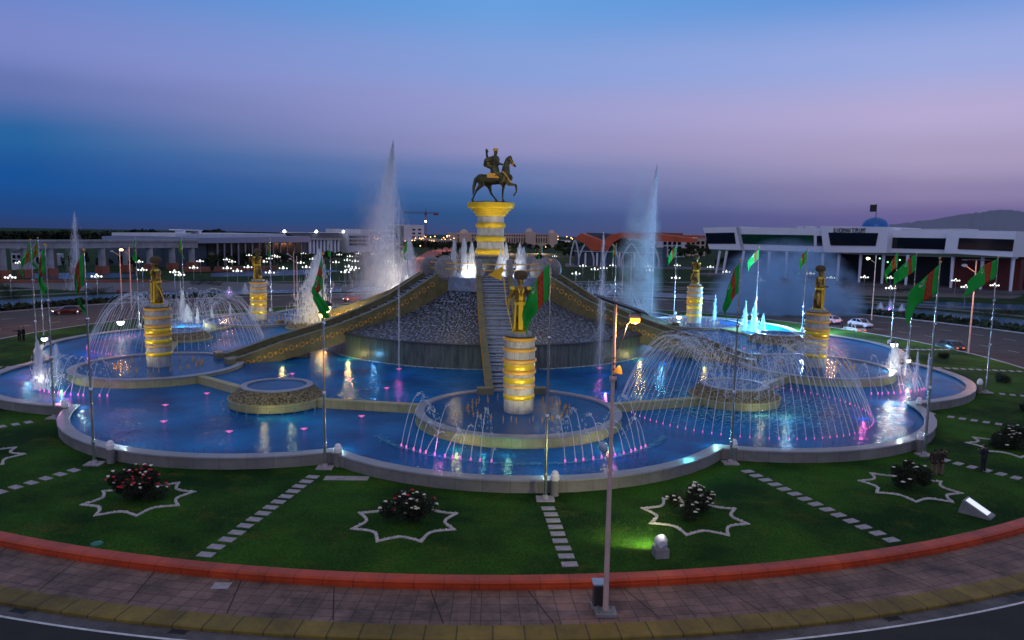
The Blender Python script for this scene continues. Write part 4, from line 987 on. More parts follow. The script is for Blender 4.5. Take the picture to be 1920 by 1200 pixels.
for (k, n, lab, sc) in ((2, 96, 'dome of crossing water arcs over the right front round basin', 1), (-6, 84, 'dome of crossing water arcs over the rear left round basin', 1.05), (10, 60, 'dome of crossing water arcs behind the right cascade ramp', 1)):
    P = pol(38.2, k) if k != 2 else Vector((21.3, -33.4, 0))
    t = thing('water_dome', lab, 'fountain', (P.x, P.y, .6), 0, 'domes of crossing water arcs')
    for i in range(n):
        a = 2*PI*i/n; r_ = 10.0
        o = link('water_jet', jetm[rgj.randrange(7)], t, (r_*C(a), r_*S(a), .05), a+PI+rgj.gauss(-.03, .05)); q_ = rgj.uniform(.86, 1.06)*sc; o.scale = (rgj.uniform(.9, 1.08), 1, q_)
        link('nozzle', noz, t, (r_*C(a), r_*S(a), .05)).scale = (.55,)*3
    mb = MB()                                                            # churned water where the arcs fall
    for i in range(5200):
        a = rgj.uniform(0, 6.283); r_ = abs(rgj.gauss(4.6, 1.8)); s_ = rgj.uniform(.03, .12); x, y = r_*C(a), r_*S(a); b = len(mb.v)
        if (P+Vector((x, y, 0))).length < 38.0: z = .46
        else: z = .02
        mb.v += [(x-s_, y-s_*.5, z+.0), (x+s_, y-s_*.5, z+.03), (x+s_, y+s_*.5, z+.02), (x-s_, y+s_*.5, z+.01)]; mb.face([b, b+1, b+2, b+3])
    o = mb.build('foam', mat('churned_water', (.10, .42, .66), .7, var=.6, vs=3), t); o['kind'] = 'stuff'
    mb = MB()
    for i in range(5200):                                                # fine drops blown off the arcs
        a = rgj.uniform(0, 6.283); r_ = rgj.uniform(1, 9.5); zz = 5.9*(1-((r_-5.2)/5.2)**2)*rgj.random()**.5+rgj.gauss(0, .25); s_ = rgj.uniform(.012, .035); b = len(mb.v)
        if zz < .1: continue
        x, y = r_*C(a)-.3*zz*rgj.random(), r_*S(a); mb.v += [(x-s_, y, zz-s_*2), (x+s_, y+s_*.4, zz-s_*2), (x, y, zz+s_*2.5)]; mb.face([b, b+1, b+2])
    o = mb.build('blown_drops', fine, t); o['kind'] = 'stuff'
# rows of small pink lit arcs round the statue pools
smj = [jet_mesh((0, 0, 0), 1.9, 7.6, 1.5, .030, drops=12) for _ in range(3)]+[jet_mesh((0, 0, 0), 1.5, 5.6, 1.1, .028, drops=10)]
ROW = {0: [(-.50, 12, 'left'), (.42, 12, 'right')], 4: [(3.3, 12, 'front')], -4: [(-3.35, 12, 'front')]}
for kc, rows in ROW.items():
    C0 = pol(38.6, kc)
    for (kk, n, w_) in rows:
        t = thing('fountain_row', f'curved row of pink lit water arcs at the {w_} of the {STAT[kc]} statue pool', 'fountain', (C0.x, C0.y, .6), 0, 'rows of pink lit arcs')
        Pk = pol(49, kk)-C0; am = math.atan2(Pk.y, Pk.x); rad = 10.9
        for i in range(n):
            a = am+(i-(n-1)/2)*.058+rgj.uniform(-.012, .012); o = link('water_jet', smj[i % 4], t, (rad*C(a), rad*S(a), .0), a+PI); o.scale = (1, 1, rgj.choice((.35, .6, .85, 1, 1.12)))
            link('nozzle', noz, t, (rad*C(a), rad*S(a), .08))
        P = C0+Vector((rad*C(am), rad*S(am), 1.3)); lamp('POINT', P, 22, (1, .25, .85), .3)
        if kc == 0:
            mb = MB()
            for i in range(500):
                a = am+rgj.uniform(-.6, .6)*1.0; r_ = rad+.2+rgj.gauss(0, .14); s_ = rgj.uniform(.03, .09); x, y = r_*C(a), r_*S(a); b = len(mb.v)
                mb.v += [(x-s_, y-s_*.4, .01), (x+s_, y-s_*.4, .05), (x+s_, y+s_*.4, .04), (x-s_, y+s_*.4, .02)]; mb.face([b, b+1, b+2, b+3])
            o = mb.build('foam', mat('churned_water', (.1, .4, .6), .7), t); o['kind'] = 'stuff'
# floating pink lamps
fl0 = None
FLP = [(430, 812, .6, 'in the left front lobe'), (570, 807, .6, 'below the left front round basin'), (388, 740, .6, 'beside the left weir'), (655, 715, 1.04, 'on the inner water right of the left front basin'), (725, 730, 1.04, 'farther right of the left front basin'), (678, 783, .6, 'below the cream weir left of the front pool'),
       (307, 793, .6, 'in the reflection of the left column'), (310, 762, .6, 'just below the left statue pool'), (548, 703, 1.04, 'behind the left front round basin'), (748, 694, 1.04, 'under the tall left jet'), (1124, 692, 1.04, 'under the right tall jet'), (1330, 638, 1.04, 'left one behind the right ramp'), (1336, 650, 1.04, 'second one behind the right ramp'), (1395, 655, 1.04, 'right one behind the right ramp'), (1550, 652, .6, 'right of the right column'), (1577, 662, .6, 'farther right of the right column')]
for x, y, z, w_ in FLP:
    P = at(x, y, z-.04)
    lab = f'small pink flower shaped water lamp {w_}'
    if fl0 is None:
        t = thing('flower_lamp', lab, 'lamp', P, 0, 'pink flower lamps on the water')
        mb = MB()
        for i in range(7): a = 2*PI*i/7; mb.tube([(.06*C(a), .06*S(a), .04), (.2*C(a), .2*S(a), .18), (.36*C(a), .36*S(a), .20)], [.02, .05, .012], 5)
        mb.build('petals', mat('pink_petals', (.7, .15, .4), .5, emit=(1, .25, .6), es=.35), t)
        MB().ball((0, 0, .14), (.1, .1, .12), 8, 6).build('bulb', pinkglow, t)
        fl0 = t
    else: t = dup(fl0, P, random.uniform(0, 3), lab)
    t.scale = (.75, .75, .75)
# rows of wall side nozzles
for k in (0, 2, -2):
    c = pol(36.6, k); t = thing('nozzle_row', {0: 'row of small upright nozzles inside the front wall', 2: 'row of small upright nozzles inside the right front wall', -2: 'row of small upright nozzles inside the left front wall'}[k], 'nozzles', c, 0, 'rows of upright nozzles inside the wall')
    me = MB().tube([(0, 0, .5), (0, 0, .95)], [.03, .018], 5).mesh('nozzle', steel)
    for i in range(26): t_ = ang(k)-.55+1.1*i/25; link('nozzle', me, t, (15.2*S(t_), -15.2*C(t_), 0))
# tall plumes made of thousands of falling slivers
def plume(P, h, w, n, label, m=spray, core=.06, lean=0., wbot=.15, drift=0., name='fountain_plume', s0=.05, top=1., group=None, pw=1.0, expo=.8):
    t = thing(name, label, 'fountain', P, 0, group); rg = random.Random(int(h*100+P[0]))
    mb = MB(); mb.tube([(lean*f, 0, h*f) for f in [i/12 for i in range(13)]], [core*(1-.75*i/12) for i in range(13)], 6); mb.build('jet', m, t, smooth=True)
    mb = MB()
    for i in range(n):
        z = 1-rg.random()**pw if pw > 1 else rg.random(); z = min(.995, z); spread = (wbot+(1-z)*1.0)*w if wbot < 1 else w
        spread = w*(wbot*(1-z)**.3+(1-wbot)*(1-z)**expo)
        aa_ = rg.uniform(0, 6.283); spread *= (1+.30*S(11*z+aa_)+.22*S(23*z+2*aa_))*(1+.5*(rg.random()**3)); 
        if rg.random() < .45*(1+S(17*z+3*aa_+h))*.5+.1*z: continue
        x = rg.gauss(0, .36)*spread+drift*(1-z)*abs(rg.gauss(.5, .4)); y = rg.gauss(0, .36)*spread; l = rg.uniform(.5, 1.)*s0*9; s_ = s0*rg.uniform(.4, 1.1); zz = max(l, h*z*top)
        a = rg.uniform(0, PI); dx, dy = C(a)*s_, S(a)*s_; b = len(mb.v); x += lean*z
        mb.v += [(x-dx, y-dy, zz-l), (x+dx, y+dy, zz-l), (x+dx*.2, y+dy*.2, zz+l)]; mb.face([b, b+1, b+2])
    mb.build('falling_water', fine if m is spray else m, t); return t
plume(at(748, 694, 1.02), 17.2, .35, 900, 'tall thin jet rising beside the left ramp', core=.045, s0=.03)
plume(at(1124, 692, 1.02), 13.8, .9, 3600, 'tall jet rising beside the right ramp and spreading into pale mist', core=.04, s0=.035)
p1 = at(738, 575, -.3); plume(p1, zat(p1, 262), 4.6, 24000, 'highest misty white plume left of the central column', core=.16, s0=.09, wbot=.06, drift=-6.5, expo=1.05)
p2 = pol(36, 8.65, .6); plume(p2, zat(p2, 315), .9, 13000, 'tall pale green plume with a straight right edge, right of the ramps', core=.07, s0=.06, drift=-4.2, wbot=.2, expo=.6)
p3 = at(768, 545, -.3); plume(p3, zat(p3, 448)+.3, 4.2, 9000, 'bright cream white plume over the avenue', bright, core=.3, s0=.08, wbot=.1, drift=-1.5, expo=.9)
p4 = at(600, 606, 2.0); plume(p4, zat(p4, 470)-2, 2.6, 6500, 'warm lit plume rising from the round basin behind the left ramp', bright, core=.08, s0=.05, wbot=.1, drift=-3)
p5 = at(147, 545, -.3); plume(p5, zat(p5, 398), 2.4, 2400, 'thin tall jet in front of the long colonnade', core=.12, s0=.09, drift=-1.5)
p6 = at(1186, 520, -.3)
# white jets of the upper pool
for i, (x, yt, w_, r_) in enumerate([(851, 452, .5, 5), (869, 449, .62, 5.5), (884, 456, .5, 4.5), (938, 470, .42, 4.5), (948, 458, .42, 4.), (974, 458, .6, 5), (981, 466, .5, 5.4)]):
    d = cam_ray(x, 520); tt = (-r_*.8+CY)/d.y; P = CAM+d*tt; P.z = 9.2
    plume(P, zat(P, yt)-9.2, w_*1.25, 1500, ['slim white jet, first from the left in the upper pool', 'broad white jet, second from the left in the upper pool', 'white jet against the left side of the central column', 'thin white jet, first right of the central column', 'thin white jet, second right of the central column', 'broad white jet near the right scroll heads', 'low white jet, last on the right of the upper pool'][i], bright, core=.16, s0=.045, wbot=.28, expo=.5, group='white jets of the upper pool')
# bright jets over the rear basins
JL = [(343, 600, 545, .8, 3000, 'tallest lit white jet over the rear left round basin', 1), (352, 604, 572, 1.0, 2600, 'broad lit white jet over the rear left round basin', 1), (371, 606, 576, .35, 800, 'small lit jet right of the rear left basin', 1), (398, 604, 574, .4, 900, 'small lit jet, middle of the rear left row', 1), (432, 600, 568, .3, 700, 'small lit jet, right end of the rear left row', 1), (468, 594, 573, .25, 500, 'smallest lit jet beside the rear left column', 1),
      (1339, 607, 553, .45, 1100, 'thin cyan lit jet, first right of the rear right column', 2), (1396, 620, 566, .5, 1500, 'cyan lit jet, second right of the rear right column', 2), (1413, 622, 568, .75, 2400, 'broad cyan lit jet right of the rear right column', 2), (1430, 624, 590, .5, 1400, 'short cyan lit jet at the end of the rear right row', 2)]
cyanspray = spray_mat('cyan_lit_spray', .5, (.75, 1, .98))  # cyan lamplight put into the colour of the drops
for x, yb, yt, w_, n, lab, c_ in JL:
    P = at(x, yb, .6); plume(P, zat(P, yt)-.6, w_, n, lab, bright if c_ == 1 else cyanspray, core=.06, s0=.04, wbot=.2, group='lit jets over the rear basins')
# sprays beside the side statue pools
for i, (x, yb, yt, w_, n, lab) in enumerate([(75, 730, 640, .75, 2600, 'white and pink spray tower at the left edge of the fountain'), (108, 722, 645, 1.0, 2000, 'loose pink spray left of the left statue pool'), (1675, 702, 645, .8, 3000, 'glaring white spray right of the right column'), (1697, 705, 640, .4, 700, 'thin spray right of the glaring white one'), (1715, 735, 660, .5, 900, 'pink spray at the right end of the fountain'), (1737, 732, 662, .3, 500, 'last thin spray at the right end of the fountain')]):
    P = at(x, yb, .6); plume(P, zat(P, yt)-.6, w_, n, lab, bright if i in (0, 2) else spray, core=.04, s0=.035, wbot=.3, group='sprays beside the side statue pools')
# far fountains: short purple sprays on the canal
for i, (x, yb, yt) in enumerate([(1650, 588, 566), (1668, 590, 562), (1690, 590, 570), (430, 557, 536), (460, 552, 530), (500, 535, 524)]):
    P = at(x, yb, -.38); plume(P, max(1, zat(P, yt)), 1.2, 900, 'low purple lit spray on the canal, ' + ['left one on the right side', 'tallest on the right side', 'right one on the right side', 'first left of the rear left column', 'behind the rear left column', 'right of the rear left column'][i], spray, core=.05, s0=.08, wbot=.4, group='low sprays on the canal')
    if i in (1, 3): lamp('POINT', P+Vector((0, 0, 1)), 60, (.4, .15, 1), .5)
# clouds of drifting spray
def mist(P, rx, ry, rz, label, dens, ns=.3, col=(.8, .9, 1), rot=0):
    mb = MB(); mb.ball((0, 0, 0), (1, 1, 1), 32, 20)
    for i, v in enumerate(mb.v): mb.v[i] = (v[0]*rx, v[1]*ry, max(0, v[2])*rz)
    o = mb.build('mist_cloud', mist_mat('mist_%d' % len(MATS), dens, ns, col), None, P, rot); tag(o, label, 'mist'); return o
mist(at(1470, 588, -.3), 17, 7, 15.5, 'wide blue white cloud of spray in front of the white building', 1.3, .22, (.50, .74, 1))  # blue lamp glow put into the cloud's own colour
lamp('POINT', at(1430, 585, 3), 17000, (.2, .55, 1), 1.5); lamp('POINT', at(1520, 588, 3), 12000, (.3, .5, 1), 1.5)
mist(p1+Vector((-2.5, 0, 0)), 7.0, 6, 37, 'soft white spray drifting round the highest plume', .16, .3, (.95, .93, .92))
mist(p2+Vector((-2.2, 0, -.5)), 4.3, 4, zat(p2, 300), 'pale greenish spray drifting left of the tall right plume', .5, .35, (.78, .95, .93))

# ================================================================== LIGHTS OF THE PLACE AND ADDED ONES
for k, w_ in ((0, 270), (4, 210), (-4, 210)):
    P = pol(38.6, k)
    a = ang(k)
    for s_, e in ((-1, .6), (1, 1)):
        src = pol(46.1, k, 1.6, s_*2.2); lamp('SPOT', src, w_*e*2.6, (1, .86, .55), .3, P+Vector((0, 0, 5.4)), 62, .6)
for k in (8, -8):
    P = pol(38.6, k); lamp('SPOT', pol(33.0, k, 1.5, 1.5), 420, (1, .8, .45), .15, P+Vector((0, 0, 4.5)), 70, .6)
for x, y in ((905, 9.6), (0, 0)): pass
for a_ in (-50, -115, -160, -20):
    lamp('SPOT', (5.4*C(R(a_)), 5.4*S(R(a_)), 9.6), 520, (1, .82, .48), .15, (0, 0, 14.5), 75, .6)
lamp('SPOT', (2.4, -7.3, 12.3), 1100, (1, .84, .6), .2, (0, 0, 21), 50, .6)
for a_ in (-60, -125): lamp('POINT', (4.6*C(R(a_)), 4.6*S(R(a_))-.6, 9.9), 320, (.92, .94, 1), .2)
for k, e, c in ((-3, 26, (.6, 1, 1)), (-1, 30, (.6, 1, 1)), (1, 42, (.35, .95, 1)), (3, 30, (.6, 1, 1)), (0, 22, (.6, 1, 1)), (-2, 20, (.7, 1, 1)), (2, 24, (.75, 1, 1))):
    P = pol(48.0 if k % 2 else 52.3, k, 1.15, .25 if k < 3 else -.25); lamp('POINT', P, e, c, .12)
# stand-ins for submerged and wall mounted lights: bare points hung above the water
for (x, y, z, e, c, h_) in ((1290, 852, .6, 36, (.1, .8, 1), .5), (50, 690, .6, 60, (.15, .7, 1), .9), (1480, 770, .6, 30, (.2, .7, 1), .8), (1240, 668, 1.04, 60, (.15, .6, 1), .8), (700, 665, 1.04, 40, (.15, .5, 1), .8), (1675, 740, .6, 40, (.2, .7, 1), .7)):
    lamp('POINT', at(x, y, z+h_), e, c, .25)
for (x, y, z, e, c) in ((350, 597, 1.8, 1000, (.9, 1, 1)), (1412, 615, 1.6, 700, (.25, 1, .9)), (606, 592, 3.4, 800, (1, .72, .3)), (1674, 690, 1.6, 260, (1, .96, .85)), (75, 710, 1.5, 90, (.95, .9, 1)), (768, 535, 4, 2600, (1, .85, .7)), (738, 565, 3, 1500, (.95, .9, .9)), (1208, 600, 2.5, 500, (.5, 1, .95)), (110, 735, 1.2, 50, (1, .3, .7))):
    lamp('POINT', at(x, y, z), e, c, .3)
lamp('POINT', at(748, 688, 1.9), 18, (.9, .2, 1), .2); lamp('POINT', at(1124, 688, 1.9), 18, (.9, .2, 1), .2)
for (k, c) in ((-.25, (.15, 1, .6)), (-4.1, (.1, .9, .7))): lamp('POINT', pol(47.6, k, .85), 7, c, .1)
for (x, y, z, e, c) in ((500, 640, 1.2, 60, (.5, .12, 1)), (165, 655, 1.2, 60, (.7, .15, 1)), (1135, 735, 1.1, 30, (.9, .15, 1)), (1620, 775, 1.0, 40, (1, .15, .6)), (1345, 640, 1.6, 30, (.6, .2, 1))): lamp('POINT', at(x, y, z), e, c, .2)
for k, s_ in ((-4, 1), (4, -1), (0, -1), (0, 1)):
    for r_, e in ((14, 110), (21, 70), (28, 45)): lamp('POINT', pol(r_, k, max(1.5, zr(r_)-3.0) if abs(k) == 4 else zr(r_)+1.2, s_*4.6), e if abs(k) == 4 else e*.35, (1, .76, .25), .3)  # warm lights added to gild the ramp walls
for k, kk, e, c in ((0, -.42, 26, (1, .95, .35)), (0, .48, 26, (1, .95, .35)), (0, -.12, 16, (.3, 1, .6)), (-4, -4.55, 40, (1, .6, .12)), (-4, -3.7, 22, (.5, 1, .5)), (4, 3.75, 26, (.9, 1, .7))):
    C0 = pol(38.6, k); v = (pol(47.5, kk)-C0).normalized(); lamp('POINT', C0+v*9.2+Vector((0, 0, 1.0)), e, c, .2)
for k in (-2, 2):
    P = pol(38.2, k); lamp('POINT', P+Vector((.5, -5.2, 1.2)), 22, (1, .9, .35), .2); lamp('POINT', P+Vector((2.5, -5.0, 1.2)), 12, (.8, 1, .4), .2)
for (x, y, e) in ((60, 612, 900), (220, 590, 700), (420, 575, 700), (640, 566, 900), (1560, 612, 900), (1700, 640, 1000), (1850, 680, 900)): lamp('POINT', at(x, y, -.4)+Vector((0, 0, 8.5)), e, (1, .42, .2), .5)
# visible lit heads of searchlights on stands
def head(x, y, z, s_, col, es, label, base):
    P = at(x, y, z); t = thing('searchlight', label, 'lamp', (P.x, P.y, base), 0, 'lit searchlight heads round the fountain'); h_ = P.z-base
    mb = MB(); mb.tube([(0, 0, 0), (0, 0, h_-s_)], .05, 6); mb.box(-.2, -.2, 0, .2, .2, .1); mb.build('stand', darkm, t)
    mb = MB(); mb.ball((0, 0, h_), s_, 14, 10); mb.build('bulb', mat('bulb_%s' % label[:10], col, .5, emit=col, es=es), t, smooth=True)
    mb = MB(); mb.lathe([(s_*1.02, 0), (s_*1.2, s_*.2), (s_*1.2, s_*.5), (s_*.4, s_*1.1)], 14, cap=False); mb.build('housing', darkm, t, (0, .02, h_+s_*.3)) ; return t
head(226, 604, 2.2, .42, (.95, 1, 1), 8, 'glaring white searchlight seen through the left water dome', -.0)
head(611, 577, 5.2, .62, (1, .80, .35), 6, 'brightest yellow searchlight on a mast behind the left ramp', .9)
head(604, 590, 4.0, .40, (1, .7, .2), 5, 'lower yellow searchlight on a mast behind the left ramp', .9)
head(1273, 594, 1.8, .40, (.75, 1, .95), 9, 'white green searchlight left of the rear right column', .0)
head(83, 635, 1.6, .30, (.8, 1, 1), 8, 'white searchlight over the left spray tower', .0)
head(1677, 646, 1.7, .40, (1, 1, .95), 10, 'glaring white searchlight beside the sixth right flagpole', .0)
head(1703, 676, 1.5, .24, (1, .95, .7), 8, 'smaller cream searchlight right of the glaring one', .0)

# ================================================================== NEAR LAMP POST
LP = at(1135, 1150, -.29); ztop = zat(LP, 562)
t = thing('street_lamp', 'very tall rust grey lamp post with solar panel and lit orange lamp in the foreground', 'street lamp', (LP.x, LP.y, -.29), 0)
Hh = ztop+.29
mb = MB(); mb.tube([(0, 0, .08), (0, 0, 5.5)], [.115, .09], 16); mb.tube([(0, 0, 5.5), (0, 0, Hh)], [.085, .06], 16)
mb.lathe([(.12, Hh-3.1), (.14, Hh-3.05), (.14, Hh-2.95), (.12, Hh-2.9)], 16, cap=False); mb.build('pole', galv, t, smooth=True)
mb = MB(); mb.box(-.42, -.34, 0, .42, .34, .12); [mb.lathe([(.04, .1), (.04, .2)], 6, (x, y, 0)) for x in (-.25, .25) for y in (-.2, .2)]; mb.box(-.2, -.2, .12, .2, .2, .17); mb.build('foot', greystone, t)
def w2l(x, y, z0): P = at(x, y, z0); return P
def on_plane(px, py):       # point in the vertical plane through the post that faces the camera
    d = cam_ray(px, py); tt = (LP.y-CAM.y)/d.y; P = CAM+d*tt; return (P.x-LP.x, 0, P.z+.29)
a, b_ = Vector(on_plane(1117, 553)), Vector(on_plane(1212, 586)); a.z += .02
mb = MB(); d_ = (b_-a); mb.v = []
for s_, w_ in ((0, .42), (0, -.42)): pass
nrm = Vector((0, 1, .06)).normalized()*.42
for p_ in (a-nrm, b_-nrm, b_+nrm, a+nrm): mb.v.append(tuple(p_))
for p_ in (a-nrm, b_-nrm, b_+nrm, a+nrm): mb.v.append(tuple(p_+Vector((0, 0, -.05))))
for f in ((0, 1, 2, 3), (7, 6, 5, 4), (0, 4, 5, 1), (1, 5, 6, 2), (2, 6, 7, 3), (3, 7, 4, 0)): mb.face(list(f))
mb.tube([a.lerp(b_, .1)+Vector((0, 0, -.09)), a.lerp(b_, .9)+Vector((0, 0, -.09))], .03, 6); mb.build('solar_panel', darkm, t)
A0, A1 = Vector(on_plane(1144, 636)), Vector(on_plane(1183, 601))
mb = MB(); mb.tube([A0+Vector((0, .1, 0)), A1], [.035, .03], 8); mb.tube([Vector(on_plane(1158, 655)), Vector(on_plane(1170, 628)), Vector(on_plane(1175, 610))], .025, 6); mb.build('arm', darkm, t)
Lh = Vector(on_plane(1191, 597))
mb = MB(); mb.ball((0, 0, -.06), (.20, .18, .15), 16, 10); mb.build('lamp_glass', mat('orange_lamp_glass', (1, .5, .1), .4, emit=(1, .33, .035), es=3.2), t, Lh, smooth=True)
mb = MB(); mb.lathe([(.25, 0), (.27, .04), (.2, .15), (.02, .2)], 16); mb.build('lamp_hood', galv, t, Lh+Vector((0, 0, .03)), smooth=True)
lamp('POINT', Lh+Vector((LP.x, LP.y, -.29-.45)), 330, (1, .50, .16), .12)
mb = MB(); q0, q1, q2, q3 = [Vector(on_plane(*q)) for q in ((1146, 900), (1143, 880), (1138, 858), (1133, 848))]; mb.tube([q0, q1, q2, q3], .03, 8); mb.build('lower_arm', galv, t)
mb = MB(); mb.ball((0, 0, 0), (.17, .15, .24), 14, 10); mb.build('unlit_lamp_head', mat('pale_glass', (.30, .40, .55), .25), t, Vector(on_plane(1131, 839)), rot=(0, R(-25), 0), smooth=True)
mb = MB(); mb.lathe([(.17, -.14), (.12, .02), (.05, .14), (.02, .16)], 14); mb.build('horn', mat('yellow_horn', (.75, .42, .04), .5), t, Vector(on_plane(1160, 693)), rot=(0, R(8), 0), smooth=True)
mb = MB(); mb.tube([(.12, 0, z) for z in (Hh-3.4, Hh-3.0)], .03, 6); [mb.ball((.0, -.1, Hh-2.2-i*.22), .045, 6, 5) for i in range(4)]; mb.build('fitting', darkm, t)
P = at(1122, 1142, -.29); t = thing('control_box', 'dark metal electrical box standing against the foot of the tall lamp post', 'electrical box', (P.x, P.y+.22, -.29))
mb = MB(); mb.box(-.19, -.24, .06, .19, .24, 1.0); mb.build('case', mat('box_metal', (.10, .09, .085), .5, metal=.5, var=.2), t); MB().box(-.24, -.29, 1.0, .24, .29, 1.06).build('lid', mat('box_lid', (.35, .45, .55), .4, metal=.5), t); MB().box(-.28, -.3, -.01, .28, .3, .06).build('plinth', greystone, t)
MB().box(-.15, -.262, .15, .15, -.24, .92).build('door', darkm, t)

# ================================================================== PEOPLE
skin = mat('skin', (.36, .19, .13), .6); hairm = mat('hair', (.012, .01, .01), .6)
def person(P, rot, label, pose, top, trou, hgt=1.75, group=None):
    """continuous figure; clothes are shells that follow the same limbs"""
    t = thing('person', label, 'person', P, rot, group); s = hgt/1.75; J = {}
    sp, hipw = .19, .10
    J['hipL'], J['hipR'] = Vector((-hipw, 0, .90)), Vector((hipw, 0, .90)); J['kL'], J['kR'] = Vector((-.11, -.03, .50)), Vector((.11, -.03, .50)); J['aL'], J['aR'] = Vector((-.12, .02, .09)), Vector((.12, .02, .09))
    if pose == 'step': J['kR'] = Vector((.11, -.16, .50)); J['aR'] = Vector((.12, -.18, .09)); J['aL'] = Vector((-.12, .16, .10)); J['kL'] = Vector((-.11, .04, .50))
    J['shL'], J['shR'] = Vector((-sp, 0, 1.42)), Vector((sp, 0, 1.42))
    if pose == 'camera':
        J['eL'], J['eR'] = Vector((-.27, -.12, 1.22)), Vector((.27, -.12, 1.22)); J['wL'], J['wR'] = Vector((-.08, -.30, 1.50)), Vector((.08, -.30, 1.50))
    elif pose == 'phone':
        J['eL'], J['eR'] = Vector((-.25, .03, 1.15)), Vector((.25, -.05, 1.15)); J['wL'], J['wR'] = Vector((-.24, -.05, .90)), Vector((.12, -.28, 1.28))
    elif pose == 'point':
        J['eL'], J['eR'] = Vector((-.42, -.10, 1.36)), Vector((.25, .02, 1.15)); J['wL'], J['wR'] = Vector((-.64, -.2, 1.42)), Vector((.25, -.06, .90))
    else:
        J['eL'], J['eR'] = Vector((-.25, .02, 1.15)), Vector((.25, .02, 1.15)); J['wL'], J['wR'] = Vector((-.24, -.07, .90)), Vector((.24, -.07, .90))
    mb = MB(); cp = mb.capsule
    cp((-.06, 0, .92), (.06, 0, .92), .13, .13); cp((0, 0, .95), (0, .0, 1.15), .14, .13); cp((0, 0, 1.15), (0, 0, 1.36), .14, .15); cp((-.1, 0, 1.40), (.1, 0, 1.40), .09, .09)
    cp((0, 0, 1.42), (0, -.02, 1.56), .055, .05); mb.ball((0, -.03, 1.645), (.078, .095, .115), 16, 12); cp((0, -.12, 1.63), (0, -.135, 1.615), .014, .014); cp((0, -.07, 1.565), (0, -.09, 1.56), .04, .03)
    cp((-.02, -.117, 1.59), (.02, -.117, 1.59), .010, .010)
    for sx_ in (-1, 1): mb.ball((.08*sx_, -.02, 1.64), (.012, .02, .03), 8, 6)
    for q_ in 'LR':
        cp(J['hip'+q_], J['k'+q_], .085, .058); cp(J['k'+q_], J['a'+q_], .055, .038); cp(J['a'+q_]-Vector((0, 0, .04)), J['a'+q_]+Vector((0, -.15, -.055)), .042, .032)
        cp(J['sh'+q_], J['e'+q_], .05, .038); cp(J['e'+q_], J['w'+q_], .036, .026)
        d = (J['w'+q_]-J['e'+q_]).normalized(); sd_ = d.cross(Vector((0, 1, .3))).normalized(); p0 = J['w'+q_]+d*.05; cp(J['w'+q_], p0, .026, .034)
        for i, l in enumerate((.058, .07, .066, .05)): f0 = p0+d*.025+sd_*(-.03+.02*i); f1 = f0+d*l*.55; cp(f0, f1, .0095, .009, 6); cp(f1, f1+d*l*.4+Vector((0, -.02, 0)), .009, .0075, 6)
        cp(J['w'+q_]+d*.02+sd_*.02, J['w'+q_]+d*.06+sd_*.055, .011, .009, 6)
    o = link('body', remesh(mb, 'person_body', skin, .011, 2), t)
    mb = MB(); cp = mb.capsule
    for q_ in 'LR': cp(J['hip'+q_], J['k'+q_], .108, .082); cp(J['k'+q_], J['a'+q_]+Vector((0, 0, .0)), .082, .068)
    cp((-.06, 0, .93), (.06, 0, .93), .145, .145); link('trousers', remesh(mb, 'person_trousers', trou, .014, 2), t)
    mb = MB(); cp = mb.capsule
    cp((-.07, 0, .88), (.07, 0, .88), .155, .155); cp((0, 0, .95), (0, 0, 1.2), .17, .155); cp((0, 0, 1.2), (0, 0, 1.34), .16, .17); cp((-.14, 0, 1.41), (.14, 0, 1.41), .085, .085)
    for q_ in 'LR': cp(J['sh'+q_], J['e'+q_], .072, .055); cp(J['e'+q_], J['w'+q_].lerp(J['e'+q_], .08), .055, .042)
    link('jacket', remesh(mb, 'person_jacket', top, .014, 2), t)
    mb = MB(); mb.ball((0, -.005, 1.68), (.088, .098, .10), 14, 10); mb.ball((0, .03, 1.63), (.08, .07, .10), 12, 8); link('hair', remesh(mb, 'person_hair', hairm, .014, 1), t)
    mb = MB()
    for q_ in 'LR': mb.capsule(J['a'+q_]+Vector((0, .02, -.045)), J['a'+q_]+Vector((0, -.17, -.055)), .048, .036)
    link('shoes', remesh(mb, 'person_shoes', darkm, .012, 1), t)
    mb = MB()
    for sx_ in (-1, 1): mb.ball((.03*sx_, -.117, 1.655), (.013, .008, .008), 8, 6)
    mb.build('eyes', mat('eye', (.02, .02, .02), .2), t)
    t.scale = (s, s, s); return t, J
suit = mat('dark_suit', (.012, .013, .020), .8, var=.2, vs=5); brownj = mat('dark_brown_jacket', (.035, .022, .015), .85, var=.3, vs=5); khaki = mat('khaki_trousers', (.17, .12, .08), .85)
blackc = mat('black_cloth', (.01, .01, .012), .9)
P = at(1843, 884, 0); t, J = person(P, R(200), 'man in a dark suit standing alone on the stepping stone path at the right', 'phone', suit, suit, 1.80)
mb = MB(); mb.box(-.05, -.19, 1.12, .05, -.165, 1.44); mb.build('shirt', white, t)
P = at(1750, 892, 0); t, J = person(P, R(150), 'person in dark brown jacket and khaki trousers, left one by the wall light post', 'stand', brownj, khaki, 1.75)
P2 = P+Vector((.52, .15, 0)); t, J = person(P2, R(100), 'person in dark jacket raising a camera, right one by the wall light post', 'camera', brownj, khaki, 1.72)
wm = Matrix.Translation(P2) @ Matrix.Rotation(R(100), 4, 'Z'); mb = MB(); mb.box(-.07, -.40, 1.53, .07, -.33, 1.63, wm); mb.tube([tuple(wm @ Vector((0, -.40, 1.58))), tuple(wm @ Vector((0, -.50, 1.58)))], .035, 12)
tag(mb.build('camera', darkm), 'small black camera held up by the person beside the wall', 'camera')
P = at(37, 640, 0); person(P, R(20), 'person in black pointing left at the far left edge of the lawn', 'point', blackc, blackc, 1.72)
